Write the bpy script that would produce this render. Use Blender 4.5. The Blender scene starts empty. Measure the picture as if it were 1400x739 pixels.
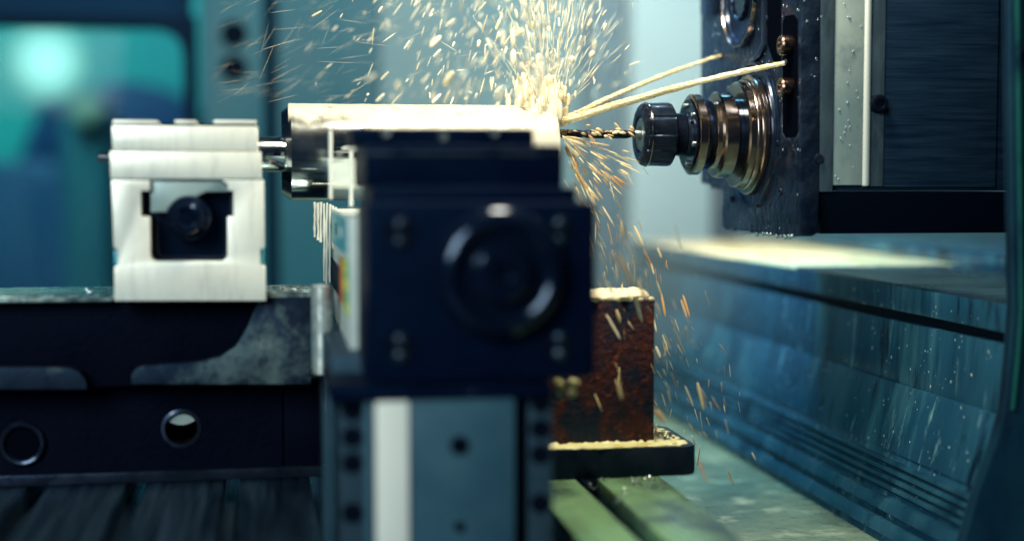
import bpy, bmesh, math, random
from mathutils import Vector, Matrix, noise

scene = bpy.context.scene
COL = scene.collection
rnd = random.Random(11)
R = math.radians

# ------------------------------------------------------------------ camera
# world: X along the spindle axis, Y into the machine, Z up, origin at the lens
FPX = 2000.0                                   # focal length in photo pixels (1400 wide)
VPX, VPY = 365.0, 245.0                        # where lines running into the machine meet
PITCH = math.atan((369.5 - VPY) / FPX)
YAW = math.atan((700 - VPX) / FPX * math.cos(PITCH))
FWD = Vector((math.sin(YAW) * math.cos(PITCH), math.cos(YAW) * math.cos(PITCH), -math.sin(PITCH)))
RIGHT = Vector((math.cos(YAW), -math.sin(YAW), 0))
UP = RIGHT.cross(FWD)

def ray(px, py):
    return FWD * FPX + RIGHT * (px - 700) + UP * (369.5 - py)
def U(px, py, Y):                              # photo pixel -> point on the plane y = Y
    d = ray(px, py); return d * (Y / d.y)
def UX(px, py, X):                             # photo pixel -> point on the plane x = X
    d = ray(px, py); return d * (X / d.x)

cam_d = bpy.data.cameras.new('camera')
cam = bpy.data.objects.new('camera', cam_d); COL.objects.link(cam)
cam_d.sensor_width = 36; cam_d.lens = 36 * FPX / 1400
cam_d.clip_start = 0.02; cam_d.clip_end = 60
m = Matrix((RIGHT, UP, -FWD)).transposed()
cam.matrix_world = m.to_4x4()
cam_d.dof.use_dof = True
cam_d.dof.focus_distance = Vector((0.30, 1.065, 0.034)).dot(FWD)
cam_d.dof.aperture_fstop = 1.85
scene.camera = cam

# ------------------------------------------------------------------ light
w = bpy.data.worlds.new('World'); scene.world = w; w.use_nodes = True
bg = w.node_tree.nodes['Background']
bg.inputs[0].default_value = (0.05, 0.26, 0.55, 1); bg.inputs[1].default_value = 0.045
vs = scene.view_settings
scene.display_settings.display_device = 'sRGB'
vs.view_transform = 'Standard'; vs.look = 'None'; vs.exposure = 0; vs.gamma = 1; vs.use_curve_mapping = False

def area(name, loc, aim, size, power, color, size_y=None, spread=180):
    l = bpy.data.lights.new(name, 'AREA'); l.energy = power; l.color = color
    l.shape = 'RECTANGLE'; l.size = size; l.size_y = size_y or size; l.spread = R(spread)
    o = bpy.data.objects.new(name, l); COL.objects.link(o)
    o.location = loc
    o.rotation_euler = (Vector(aim) - Vector(loc)).to_track_quat('-Z', 'Y').to_euler()
    return o
# warm machine work lamp over the cut, a little behind it
area('work_lamp', (0.19, 0.88, 0.56), (0.21, 1.12, 0.02), 0.16, 9.0, (1.0, 0.89, 0.64))
# cool door-side light from the operator's left
area('door_light', (-0.75, -0.35, 0.55), (0.0, 1.0, -0.02), 0.7, 23.5, (0.86, 1.0, 0.96))
# cyan light on the rear wall; fill lamps added for the covers and ledge
area('rear_light', (0.50, 1.55, 0.75), (0.45, 2.2, 0.1), 0.5, 5.0, (0.66, 0.95, 1.0))
area('cover_fill', (0.23, 1.36, 0.42), (0.50, 1.38, -0.16), 0.12, 1.6, (0.20, 0.72, 1.0), spread=74)  # unseen lamp added to light the way cover
area('ledge_fill', (0.40, 1.66, 0.42), (0.52, 1.58, -0.08), 0.10, 1.9, (1.0, 0.88, 0.60), spread=95)  # unseen warm lamp added to brighten the ledge
# workshop beyond the window
area('workshop_light', (-0.75, 3.2, 1.6), (-0.65, 5.0, 0.2), 0.8, 46.0, (0.50, 1.0, 0.96))

# ------------------------------------------------------------------ materials
def mk(name, c1, c2=None, scale=20, rough=0.5, rough2=None, metal=0.0, bump=0.0, bscale=80,
       stretch=(1, 1, 1), detail=6, lo=0.35, hi=0.65, coat=0.0, spec=0.5, tint=None):
    mt = bpy.data.materials.new(name); mt.use_nodes = True
    nt = mt.node_tree; N = nt.nodes; L = nt.links
    b = N['Principled BSDF']
    b.inputs['Metallic'].default_value = metal
    b.inputs['Roughness'].default_value = rough
    b.inputs['Coat Weight'].default_value = coat
    b.inputs['Coat Roughness'].default_value = 0.08
    b.inputs['Specular IOR Level'].default_value = spec
    if tint is None and max(c1) < 0.13: tint = (0.22, 0.48, 1.0)      # blue highlight tint keeps dark metal and paint navy
    if tint: b.inputs['Specular Tint'].default_value = (*tint, 1)
    b.inputs['Base Color'].default_value = (*c1, 1)
    tc = N.new('ShaderNodeTexCoord'); mp = N.new('ShaderNodeMapping')
    L.new(tc.outputs['Object'], mp.inputs['Vector']); mp.inputs['Scale'].default_value = stretch
    if c2 is not None or rough2 is not None:
        nz = N.new('ShaderNodeTexNoise'); nz.inputs['Scale'].default_value = scale; nz.inputs['Detail'].default_value = detail
        L.new(mp.outputs[0], nz.inputs['Vector'])
        rp = N.new('ShaderNodeMapRange'); rp.inputs['From Min'].default_value = lo; rp.inputs['From Max'].default_value = hi
        L.new(nz.outputs['Fac'], rp.inputs['Value'])
        if c2 is not None:
            mx = N.new('ShaderNodeMix'); mx.data_type = 'RGBA'
            L.new(rp.outputs[0], mx.inputs[0])
            mx.inputs[6].default_value = (*c1, 1); mx.inputs[7].default_value = (*c2, 1)
            L.new(mx.outputs[2], b.inputs['Base Color'])
            mt['mix'] = mx.name
        if rough2 is not None:
            rr = N.new('ShaderNodeMapRange'); rr.inputs['To Min'].default_value = rough; rr.inputs['To Max'].default_value = rough2
            L.new(rp.outputs[0], rr.inputs['Value']); L.new(rr.outputs[0], b.inputs['Roughness'])
    if bump:
        n2 = N.new('ShaderNodeTexNoise'); n2.inputs['Scale'].default_value = bscale; n2.inputs['Detail'].default_value = 5
        L.new(mp.outputs[0], n2.inputs['Vector'])
        bp = N.new('ShaderNodeBump'); bp.inputs['Strength'].default_value = bump; bp.inputs['Distance'].default_value = 0.002
        L.new(n2.outputs['Fac'], bp.inputs['Height']); L.new(bp.outputs[0], b.inputs['Normal'])
    return mt

def overlay(mt, color, scale, lo, hi, stretch=(1, 1, 1)):
    """a second patchy colour (stain, rust, residue, painted highlight) over a mk() material"""
    nt = mt.node_tree; N = nt.nodes; L = nt.links; b = N['Principled BSDF']
    tc = N.new('ShaderNodeTexCoord'); mp = N.new('ShaderNodeMapping'); mp.inputs['Scale'].default_value = stretch
    mp.inputs['Location'].default_value = (3.1, 1.7, 5.3)
    L.new(tc.outputs['Object'], mp.inputs['Vector'])
    nz = N.new('ShaderNodeTexNoise'); nz.inputs['Scale'].default_value = scale; nz.inputs['Detail'].default_value = 8
    nz.inputs['Roughness'].default_value = 0.65
    L.new(mp.outputs[0], nz.inputs['Vector'])
    rp = N.new('ShaderNodeMapRange'); rp.inputs['From Min'].default_value = lo; rp.inputs['From Max'].default_value = hi
    L.new(nz.outputs['Fac'], rp.inputs['Value'])
    mx = N.new('ShaderNodeMix'); mx.data_type = 'RGBA'; L.new(rp.outputs[0], mx.inputs[0])
    src = b.inputs['Base Color']
    if src.is_linked: L.new(src.links[0].from_socket, mx.inputs[6])
    else: mx.inputs[6].default_value = src.default_value
    mx.inputs[7].default_value = (*color, 1)
    L.new(mx.outputs[2], b.inputs['Base Color'])
    return mt

M = {}
M['black'] = mk('black_paint', (0.0008, 0.0038, 0.0160), (0.0015, 0.0056, 0.0210), 30, 0.42, 0.6, bump=0.05, bscale=150, spec=0.08)
M['black_gloss'] = mk('black_gloss', (0.0020, 0.0050, 0.0150), None, rough=0.18, coat=0.35, spec=0.3)
M['black_steel'] = mk('blackened_steel', (0.012, 0.019, 0.036), (0.020, 0.028, 0.048), 60, 0.20, 0.38, metal=0.6, bump=0.08, bscale=200, coat=0.25)
M['iron'] = mk('cast_iron', (0.0010, 0.0014, 0.0055), (0.0022, 0.0026, 0.0080), 25, 0.5, 0.7, bump=0.25, bscale=220, spec=0.08)
M['iron_land'] = overlay(overlay(mk('machined_iron', (0.006, 0.011, 0.024), (0.013, 0.023, 0.040), 40, 0.45, 0.6, bump=0.2, bscale=190, spec=0.2), (0.13, 0.20, 0.21), 16, 0.50, 0.74), (0.004,0.006,0.014), 60, .52, .66)
M['wet_edge'] = mk('wet_machined_edge', (0.05, 0.10, 0.13), (0.32, 0.42, 0.42), 90, 0.15, 0.35, metal=0.6, bump=0.3, bscale=120)
M['block'] = overlay(overlay(overlay(mk('ground_alloy', (0.78, 0.80, 0.75), (0.84, 0.86, 0.81), 18, 0.40, 0.28, metal=0.2, bump=0.12, bscale=220, stretch=(4, 4, .4)), (0.58, 0.61, 0.59), 50, 0.50, 0.72, (2.5, 1, .35)), (0.64, 0.67, 0.65), 8, 0.5, 0.7), (0.14, 0.16, 0.18), 95, 0.665, 0.72)
M['chrome'] = mk('polished_steel', (0.72, 0.76, 0.78), (0.60, 0.66, 0.70), 40, 0.10, 0.18, metal=1.0, bump=0.03, bscale=100)
M['steel'] = mk('brushed_steel', (0.42, 0.46, 0.48), (0.30, 0.35, 0.38), 60, 0.28, 0.45, metal=1.0, bump=0.08, bscale=250, stretch=(1, 1, 6))
M['warm_glint'] = mk('warm_lit_steel', (0.50, 0.41, 0.36), (0.26, 0.21, 0.20), 30, 0.14, 0.27, metal=1.0, bump=0.04, bscale=140)  # warm lamp reflections on the rings are put into this tint
M['dark_metal'] = mk('dark_oily_metal', (0.035, 0.045, 0.065), (0.02, 0.022, 0.035), 40, 0.16, 0.34, metal=0.8, bump=0.15, bscale=160)
M['turret'] = overlay(mk('wet_turret_iron', (0.004, 0.009, 0.022), (0.013, 0.023, 0.044), 60, 0.16, 0.40, metal=0.3, bump=0.8, bscale=130, spec=0.4), (0.075, 0.026, 0.013), 22, 0.58, 0.74)
M['housing'] = mk('housing_paint', (0.0035, 0.0110, 0.0260), (0.0080, 0.0210, 0.0420), 30, 0.5, 0.7, bump=0.25, bscale=40, stretch=(.6, 1, 9), spec=0.2)
M['cover_strip'] = overlay(mk('wiper_cover_steel', (0.035, 0.065, 0.095), (0.075, 0.115, 0.145), 26, 0.25, 0.5, metal=0.4, bump=0.2, bscale=110, stretch=(2, 2, 0.6)), (0.012, 0.02, 0.035), 30, 0.55, 0.75, (1, 1, .4))
M['pale'] = overlay(mk('pale_worn_steel', (0.22, 0.31, 0.33), (0.36, 0.44, 0.42), 24, 0.35, 0.55, metal=0.2, bump=0.1, bscale=120, stretch=(1, 1, .5)), (0.10, 0.15, 0.19), 30, 0.56, 0.76)
M['edge_white'] = mk('bright_edge', (0.75, 0.78, 0.74), None, rough=0.35, metal=0.2)
M['waycover'] = overlay(overlay(overlay(mk('wet_way_cover', (0.007, 0.040, 0.088), (0.016, 0.075, 0.135), 9, 0.10, 0.28, metal=0.2, bump=0.35, bscale=160, stretch=(1.5, 1.5, 0.10), tint=(0.55, 0.88, 1)), (0.050, 0.17, 0.23), 22, 0.52, 0.70, (1, 1, .14)), (0.20, 0.40, 0.46), 75, 0.60, 0.72, (1, 1, .07)), (0.003, 0.010, 0.028), 45, 0.54, 0.66, (1, 1, .20))  # wet streaks, with pale cyan highlights painted into the colour
M['ledge'] = overlay(mk('wet_lit_ledge', (0.62, 0.50, 0.27), (0.70, 0.60, 0.38), 14, 0.18, 0.4, bump=0.4, bscale=60), (0.16, 0.19, 0.19), 20, 0.58, 0.72)  # coolant film, with the lamp's cream highlight put into the colour
M['groove'] = mk('dark_groove', (0.0010, 0.0025, 0.0075), None, rough=0.55, spec=0.15)
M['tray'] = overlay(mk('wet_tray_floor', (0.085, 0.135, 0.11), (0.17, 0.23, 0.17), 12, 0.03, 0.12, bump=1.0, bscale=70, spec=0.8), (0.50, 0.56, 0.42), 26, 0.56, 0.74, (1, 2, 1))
M['table'] = overlay(mk('lamplit_table_iron', (0.030, 0.055, 0.060), (0.06, 0.10, 0.10), 18, 0.2, 0.4, metal=0.2, bump=0.15, bscale=90, stretch=(6, .4, 1)), (0.19, 0.36, 0.20), 9, 0.44, 0.60)  # green lamplight on the right-hand rails is painted in
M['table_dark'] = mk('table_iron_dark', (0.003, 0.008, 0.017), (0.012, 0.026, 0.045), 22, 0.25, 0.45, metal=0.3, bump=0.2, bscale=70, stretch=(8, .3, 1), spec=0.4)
M['rust'] = overlay(overlay(overlay(overlay(mk('rusty_iron', (0.085, 0.028, 0.024), (0.040, 0.022, 0.030), 90, 0.45, 0.75, bump=0.6, bscale=240, spec=0.25), (0.19, 0.052, 0.028), 130, 0.53, 0.66), (0.30, 0.11, 0.045), 190, 0.60, 0.70), (0.016, 0.024, 0.048), 34, 0.50, 0.62, (1, 1, .6)), (0.40, 0.23, 0.10), 34, 0.71, 0.78)
M['plate'] = mk('wet_plate_iron', (0.005, 0.011, 0.022), (0.012, 0.020, 0.032), 40, 0.3, 0.5, bump=0.3, bscale=140, spec=0.3)
M['residue'] = mk('yellow_coolant_residue', (0.58, 0.54, 0.22), (0.68, 0.68, 0.42), 60, 0.2, 0.5, bump=0.5, bscale=160)
M['foam'] = mk('cream_coolant_foam', (0.84, 0.74, 0.52), (0.88, 0.80, 0.62), 60, 0.25, 0.45, bump=0.25, bscale=120)
M['coolant'] = mk('milky_coolant', (0.92, 0.87, 0.70), None, rough=0.22)
M['jet'] = mk('milky_coolant_jet', (0.94, 0.76, 0.40), (0.95, 0.86, 0.60), 90, 0.15, 0.3, stretch=(.25, 1, 1), bump=0.5, bscale=120)
def ragged(mt):
    nt = mt.node_tree; N = nt.nodes; L = nt.links; b = N['Principled BSDF']
    tc = N.new('ShaderNodeTexCoord'); mp = N.new('ShaderNodeMapping'); mp.inputs['Scale'].default_value = (.12, 1.6, 1.6)
    L.new(tc.outputs['Object'], mp.inputs['Vector'])
    nz = N.new('ShaderNodeTexNoise'); nz.inputs['Scale'].default_value = 420; L.new(mp.outputs[0], nz.inputs['Vector'])
    mr_ = N.new('ShaderNodeMapRange'); mr_.inputs['From Min'].default_value = 0.3; mr_.inputs['From Max'].default_value = 0.6; mr_.inputs['To Min'].default_value = 0.15
    L.new(nz.outputs['Fac'], mr_.inputs['Value']); L.new(mr_.outputs[0], b.inputs['Alpha'])
ragged(M['jet'])
M['film'] = overlay(mk('coolant_film', (0.52, 0.50, 0.42), (0.62, 0.60, 0.51), 30, 0.15, 0.3, bump=0.25, bscale=70), (0.18, 0.20, 0.20), 70, 0.57, 0.73, (1, 1, .6))
def droplets_vary(mt, amber, a0, a1):
    nt = mt.node_tree; N = nt.nodes; L = nt.links; b = N['Principled BSDF']
    g_ = N.new('ShaderNodeNewGeometry'); oi = N.new('ShaderNodeObjectInfo')
    ad_ = N.new('ShaderNodeMath'); ad_.operation = 'ADD'; L.new(g_.outputs['Random Per Island'], ad_.inputs[0]); L.new(oi.outputs['Random'], ad_.inputs[1])
    fr_ = N.new('ShaderNodeMath'); fr_.operation = 'FRACT'; L.new(ad_.outputs[0], fr_.inputs[0])
    mr_ = N.new('ShaderNodeMapRange'); mr_.inputs['To Min'].default_value = a0; mr_.inputs['To Max'].default_value = a1
    L.new(fr_.outputs[0], mr_.inputs['Value']); L.new(mr_.outputs[0], b.inputs['Alpha'])
    m2 = N.new('ShaderNodeMath'); m2.operation = 'MULTIPLY'; m2.inputs[1].default_value = 7.31; L.new(fr_.outputs[0], m2.inputs[0])
    f2 = N.new('ShaderNodeMath'); f2.operation = 'FRACT'; L.new(m2.outputs[0], f2.inputs[0])
    p2 = N.new('ShaderNodeMath'); p2.operation = 'POWER'; p2.inputs[1].default_value = 3.0; L.new(f2.outputs[0], p2.inputs[0])
    mx_ = N.new('ShaderNodeMix'); mx_.data_type = 'RGBA'; L.new(p2.outputs[0], mx_.inputs[0])
    mx_.inputs[6].default_value = b.inputs['Base Color'].default_value; mx_.inputs[7].default_value = (*amber, 1)
    L.new(mx_.outputs[2], b.inputs['Base Color'])
droplets_vary(M['coolant'], (0.90, 0.74, 0.44), 0.4, 1.0)
M['spray_amber'] = mk('amber_spray', (0.92, 0.78, 0.48), None, rough=0.2)
droplets_vary(M['spray_amber'], (0.80, 0.34, 0.06), 0.35, 1.0)
M['amber'] = mk('amber_drop', (0.75, 0.42, 0.12), None, rough=0.2)
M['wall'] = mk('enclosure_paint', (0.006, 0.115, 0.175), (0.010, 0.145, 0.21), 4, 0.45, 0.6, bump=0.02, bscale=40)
M['wall_grey'] = mk('enclosure_haze', (0.15, 0.30, 0.355), (0.19, 0.34, 0.395), 3, 0.45, 0.6)  # haze behind the spray is lightened into this grey
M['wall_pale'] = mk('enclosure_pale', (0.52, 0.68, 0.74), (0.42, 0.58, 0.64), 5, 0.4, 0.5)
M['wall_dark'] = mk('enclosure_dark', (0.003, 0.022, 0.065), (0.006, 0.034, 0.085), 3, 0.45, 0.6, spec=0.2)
M['gasket'] = mk('rubber_gasket', (0.003, 0.012, 0.030), None, rough=0.6, spec=0.2)
M['teal_wall'] = mk('workshop_teal', (0.012, 0.46, 0.46), (0.012, 0.30, 0.38), 0.9, 0.6)
M['blue_cab'] = mk('workshop_blue', (0.006, 0.046, 0.15), (0.008, 0.075, 0.18), 2, 0.5)
M['green_cab'] = mk('workshop_green', (0.008, 0.12, 0.17), None, rough=0.5)
M['grey_cab'] = mk('workshop_grey', (0.20, 0.34, 0.27), None, rough=0.5)
M['guard'] = overlay(mk('guard_paint', (0.003, 0.018, 0.040), (0.006, 0.030, 0.052), 20, 0.45, 0.65, bump=0.1, bscale=90, spec=0.2), (0.002, 0.008, 0.022), 25, 0.52, 0.68, (1, 1, .3))
M['guard_edge'] = overlay(mk('guard_edge_green', (0.005, 0.045, 0.050), (0.008, 0.075, 0.060), 30, 0.5, stretch=(1, 1, .3), spec=.2), (0.002,0.014,0.024), 18, .5, .62)
M['rubber'] = mk('black_rubber', (0.0015, 0.0025, 0.0070), None, rough=0.6, spec=0.15)
M['body_pale'] = overlay(mk('pale_body_paint', (0.50, 0.58, 0.58), (0.60, 0.67, 0.64), 25, 0.35, 0.5), (0.20, 0.30, 0.34), 30, 0.6, 0.75)
M['label_teal'] = mk('label_teal', (0.05, 0.36, 0.46), None, rough=0.35)
M['label_white'] = mk('label_white', (0.7, 0.75, 0.72), None, rough=0.4)
M['label_red'] = mk('label_red', (0.60, 0.07, 0.03), None, rough=0.4)
M['label_yellow'] = mk('label_yellow', (0.85, 0.72, 0.04), None, rough=0.4)
M['label_green'] = mk('label_green', (0.12, 0.42, 0.10), None, rough=0.4)
M['pillar_blue'] = mk('pillar_plate_steel', (0.028, 0.085, 0.135), (0.040, 0.108, 0.160), 30, 0.4, 0.55, metal=0.1, bump=0.03, bscale=100, spec=0.3)
M['pillar_dark'] = mk('pillar_bracket', (0.024, 0.052, 0.080), (0.036, 0.068, 0.098), 40, 0.35, 0.5, metal=0.2, spec=0.3)
M['bolt'] = mk('worn_bolt', (0.018, 0.030, 0.050), (0.05, 0.07, 0.09), 90, 0.25, 0.4, metal=0.6)
M['cap'] = mk('warm_lit_cap', (0.22, 0.15, 0.12), (0.12, 0.09, 0.08), 60, 0.2, 0.35, metal=1.0)  # copper tint paints the warm light on the cap screws
M['wall_col'] = mk('enclosure_column', (0.030, 0.105, 0.165), (0.045, 0.13, 0.19), 3, 0.5, 0.6)
M['ledge_shade'] = overlay(mk('shaded_ledge', (0.006, 0.014, 0.030), (0.014, 0.032, 0.052), 14, 0.08, 0.3, bump=0.5, bscale=70, spec=0.5), (0.06, 0.11, 0.14), 20, 0.62, 0.78)  # turret shadow on the near ledge painted as a dark colour
M['ridge'] = overlay(mk('ridge_steel', (0.010, 0.050, 0.095), (0.022, 0.085, 0.14), 30, 0.12, 0.3, metal=0.25, bump=0.1, bscale=140, tint=(0.6, 0.9, 1)), (0.003, 0.012, 0.030), 24, 0.55, 0.7)
M['void'] = mk('unlit_recess', (0.0015, 0.0025, 0.0060), None, rough=0.9, spec=0.0)  # shade of slot, facet and bore painted as flat black
M['white_strip'] = mk('bright_white', (0.86, 0.87, 0.82), (0.80, 0.82, 0.78), 20, 0.25, 0.4)  # this white also stands for the reflection on the pillar
M['braid'] = mk('braided_steel', (0.55, 0.60, 0.58), (0.30, 0.36, 0.38), 200, 0.3, 0.5, metal=0.5)

def glass(name, rough=0.0, ior=1.33, color=(1, 1, 1)):
    mt = bpy.data.materials.new(name); mt.use_nodes = True
    b = mt.node_tree.nodes['Principled BSDF']
    b.inputs['Transmission Weight'].default_value = 1; b.inputs['IOR'].default_value = ior
    b.inputs['Roughness'].default_value = rough; b.inputs['Base Color'].default_value = (*color, 1)
    # slight cloudiness so that the glass is not perfectly clean
    tc = mt.node_tree.nodes.new('ShaderNodeTexCoord'); nz = mt.node_tree.nodes.new('ShaderNodeTexNoise')
    nz.inputs['Scale'].default_value = 12
    mr = mt.node_tree.nodes.new('ShaderNodeMapRange'); mr.inputs['To Min'].default_value = rough; mr.inputs['To Max'].default_value = rough + 0.06
    mt.node_tree.links.new(tc.outputs['Object'], nz.inputs['Vector']); mt.node_tree.links.new(nz.outputs['Fac'], mr.inputs['Value'])
    mt.node_tree.links.new(mr.outputs[0], b.inputs['Roughness'])
    return mt
M['water'] = glass('clear_water', 0.0, 1.33)
M['bead'] = mk('sparkle_bead', (0.22, 0.32, 0.35), None, rough=0.06, coat=1.0, spec=0.8)  # pale diffuse colour stands for the beads' sparkle
M['pane'] = glass('window_glass', 0.0, 1.1, (0.85, 0.97, 0.97))
def emit(name, color, s):
    mt = bpy.data.materials.new(name); mt.use_nodes = True
    b = mt.node_tree.nodes['Principled BSDF']
    b.inputs['Base Color'].default_value = (0.1, 0.1, 0.1, 1)
    b.inputs['Emission Color'].default_value = (*color, 1); b.inputs['Emission Strength'].default_value = s
    return mt
M['lamp'] = emit('lamp_glow', (0.60, 1.0, 0.92), 0.72)
nt = M['lamp'].node_tree; tl = nt.nodes.new('ShaderNodeTexCoord'); ml = nt.nodes.new('ShaderNodeMapping')
ml.inputs['Location'].default_value = (-0.5, -0.5, -0.5); ml.inputs['Scale'].default_value = (1, 0, 1); ml.inputs['Location'].default_value = (-0.5, 0, -0.5)
gl = nt.nodes.new('ShaderNodeTexGradient'); gl.gradient_type = 'SPHERICAL'
ml2 = nt.nodes.new('ShaderNodeVectorMath'); ml2.operation = 'SCALE'; ml2.inputs['Scale'].default_value = 2.0
nt.links.new(tl.outputs['Generated'], ml.inputs['Vector']); nt.links.new(ml.outputs[0], ml2.inputs[0]); nt.links.new(ml2.outputs[0], gl.inputs['Vector'])
ms_ = nt.nodes.new('ShaderNodeMath'); ms_.operation = 'MULTIPLY'; ms_.inputs[1].default_value = 0.95
nt.links.new(gl.outputs['Fac'], ms_.inputs[0]); nt.links.new(ms_.outputs[0], nt.nodes['Principled BSDF'].inputs['Emission Strength'])
nt.nodes['Principled BSDF'].inputs['Base Color'].default_value = (0.10, 0.45, 0.42, 1)

# ------------------------------------------------------------------ mesh helpers
def link(name, bm, mat, parent=None, smooth=False, angle=None):
    me = bpy.data.meshes.new(name)
    bmesh.ops.recalc_face_normals(bm, faces=bm.faces)
    bm.to_mesh(me); bm.free()
    if smooth:
        for p in me.polygons: p.use_smooth = True
        if angle: me.set_sharp_from_angle(angle=R(angle))
    me.materials.append(M[mat] if isinstance(mat, str) else mat)
    o = bpy.data.objects.new(name, me); COL.objects.link(o)
    if parent is not None:
        o.parent = parent
    return o

def thing(name, label, cat, group=None):
    o = bpy.data.objects.new(name, None); COL.objects.link(o); o.empty_display_size = 0.02
    return tag(o, label, cat, group)
def tag(o, label, cat, group=None):
    o['label'] = label; o['category'] = cat
    if group: o['group'] = group
    return o
def struct(o):
    o['kind'] = 'structure'; return o
def stuff(o, label=None, cat=None):
    o['kind'] = 'stuff'
    if label: o['label'] = label; o['category'] = cat
    return o

def bm_box(x0, x1, y0, y1, z0, z1, bev=0.0, seg=2):
    bm = bmesh.new()
    bmesh.ops.create_cube(bm, size=1)
    for v in bm.verts:
        v.co = Vector(((x0 + x1) / 2 + v.co.x * (x1 - x0), (y0 + y1) / 2 + v.co.y * (y1 - y0), (z0 + z1) / 2 + v.co.z * (z1 - z0)))
    if bev:
        bmesh.ops.bevel(bm, geom=list(bm.edges), offset=bev, segments=seg, profile=0.6, affect='EDGES')
    return bm
def box(name, x0, x1, y0, y1, z0, z1, mat, parent=None, bev=0.0008):
    return link(name, bm_box(x0, x1, y0, y1, z0, z1, bev), mat, parent, True, 35)
def pbox(name, l, t, r, b, Y, depth, mat, parent=None, bev=0.0008):
    """box whose front face shows at photo pixels l,t,r,b when its front lies at Y"""
    my = (t + b) / 2; mx = (l + r) / 2
    x0 = U(l, my, Y).x; x1 = U(r, my, Y).x; z1 = U(mx, t, Y).z; z0 = U(mx, b, Y).z
    return box(name, x0, x1, Y, Y + depth, z0, z1, mat, parent, bev)

def bm_prism(pts, d, bev=0.0, seg=2):
    """pts: closed 3-D polygon; d: extrusion vector"""
    bm = bmesh.new(); d = Vector(d)
    a = [bm.verts.new(p) for p in pts]; b = [bm.verts.new(Vector(p) + d) for p in pts]
    bm.faces.new(a); bm.faces.new(b[::-1])
    n = len(pts)
    for i in range(n):
        bm.faces.new((a[i], a[(i + 1) % n], b[(i + 1) % n], b[i]))
    bmesh.ops.recalc_face_normals(bm, faces=bm.faces)
    if bev:
        bmesh.ops.bevel(bm, geom=[e for e in bm.edges if e.calc_face_angle(0) > 0.5], offset=bev, segments=seg, profile=0.6, affect='EDGES')
    return bm
def prism(name, pts, d, mat, parent=None, bev=0.0006):
    return link(name, bm_prism(pts, d, bev), mat, parent, True, 35)

def bm_lathe(profile, centre, axis='X', n=48, rad=None, bm=None):
    """profile: (along, radius) pairs; rad(i, ang, r) may alter the radius"""
    bm = bm or bmesh.new(); rings = []
    for i, (s, r) in enumerate(profile):
        if r <= 1e-6:
            c = {'X': (s, centre[1], centre[2]), 'Y': (centre[0], s, centre[2]), 'Z': (centre[0], centre[1], s)}[axis]
            rings.append([bm.verts.new(c)]); continue
        row = []
        for k in range(n):
            a = 2 * math.pi * k / n
            rr = rad(i, a, r) if rad else r
            u, v = rr * math.cos(a), rr * math.sin(a)
            row.append(bm.verts.new({'X': (s, centre[1] + u, centre[2] + v), 'Y': (centre[0] + u, s, centre[2] + v), 'Z': (centre[0] + u, centre[1] + v, s)}[axis]))
        rings.append(row)
    for A, B in zip(rings, rings[1:]):
        if len(A) == 1 and len(B) == 1: continue
        for k in range(n):
            k2 = (k + 1) % n
            if len(A) == 1: bm.faces.new((A[0], B[k2], B[k]))
            elif len(B) == 1: bm.faces.new((A[k], A[k2], B[0]))
            else: bm.faces.new((A[k], A[k2], B[k2], B[k]))
    for ring, last in ((rings[0], 0), (rings[-1], 1)):
        if len(ring) > 1: bm.faces.new(ring)
    return bm
def lathe(name, profile, centre, mat, parent=None, axis='X', n=48, rad=None, angle=30):
    return link(name, bm_lathe(profile, centre, axis, n, rad), mat, parent, True, angle)

def bm_tube(pts, radii, n=10, bm=None):
    bm = bm or bmesh.new(); rings = []
    for i, p in enumerate(pts):
        p = Vector(p); t = (Vector(pts[min(i + 1, len(pts) - 1)]) - Vector(pts[max(i - 1, 0)])).normalized()
        u = t.orthogonal().normalized() if i == 0 else (u - t * u.dot(t)).normalized()
        v = t.cross(u); r = radii[i] if hasattr(radii, '__len__') else radii
        rings.append([bm.verts.new(p + (u * math.cos(2 * math.pi * k / n) + v * math.sin(2 * math.pi * k / n)) * r) for k in range(n)])
    for A, B in zip(rings, rings[1:]):
        for k in range(n):
            bm.faces.new((A[k], A[(k + 1) % n], B[(k + 1) % n], B[k]))
    bm.faces.new(rings[0]); bm.faces.new(rings[-1][::-1])
    return bm
def tube(name, pts, radii, mat, parent=None, n=12):
    return link(name, bm_tube(pts, radii, n), mat, parent, True, 50)

def bm_plate_hole(x0, x1, z0, z1, inner, y0, y1):
    """upright plate facing -Y with one opening; inner: closed list of (x, z)"""
    bm = bmesh.new(); cx = sum(p[0] for p in inner) / len(inner); cz = sum(p[1] for p in inner) / len(inner)
    out = []
    for (x, z) in inner:
        dx, dz = x - cx, z - cz
        t = min((x1 - cx) / dx if dx > 1e-9 else 1e9, (x0 - cx) / dx if dx < -1e-9 else 1e9,
                (z1 - cz) / dz if dz > 1e-9 else 1e9, (z0 - cz) / dz if dz < -1e-9 else 1e9)
        out.append([cx + dx * t, cz + dz * t])
    for c in ((x0, z0), (x0, z1), (x1, z0), (x1, z1)):        # snap the nearest outer points to the corners
        i = min(range(len(out)), key=lambda k: (out[k][0] - c[0]) ** 2 + (out[k][1] - c[1]) ** 2); out[i] = list(c)
    rows = []
    for y in (y0, y1):
        rows.append(([bm.verts.new((x, y, z)) for x, z in inner], [bm.verts.new((x, y, z)) for x, z in out]))
    n = len(inner)
    for k in range(n):
        j = (k + 1) % n
        for r in rows: bm.faces.new((r[0][k], r[0][j], r[1][j], r[1][k]))
        bm.faces.new((rows[0][0][k], rows[0][0][j], rows[1][0][j], rows[1][0][k]))
        bm.faces.new((rows[0][1][k], rows[0][1][j], rows[1][1][j], rows[1][1][k]))
    return bm
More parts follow.
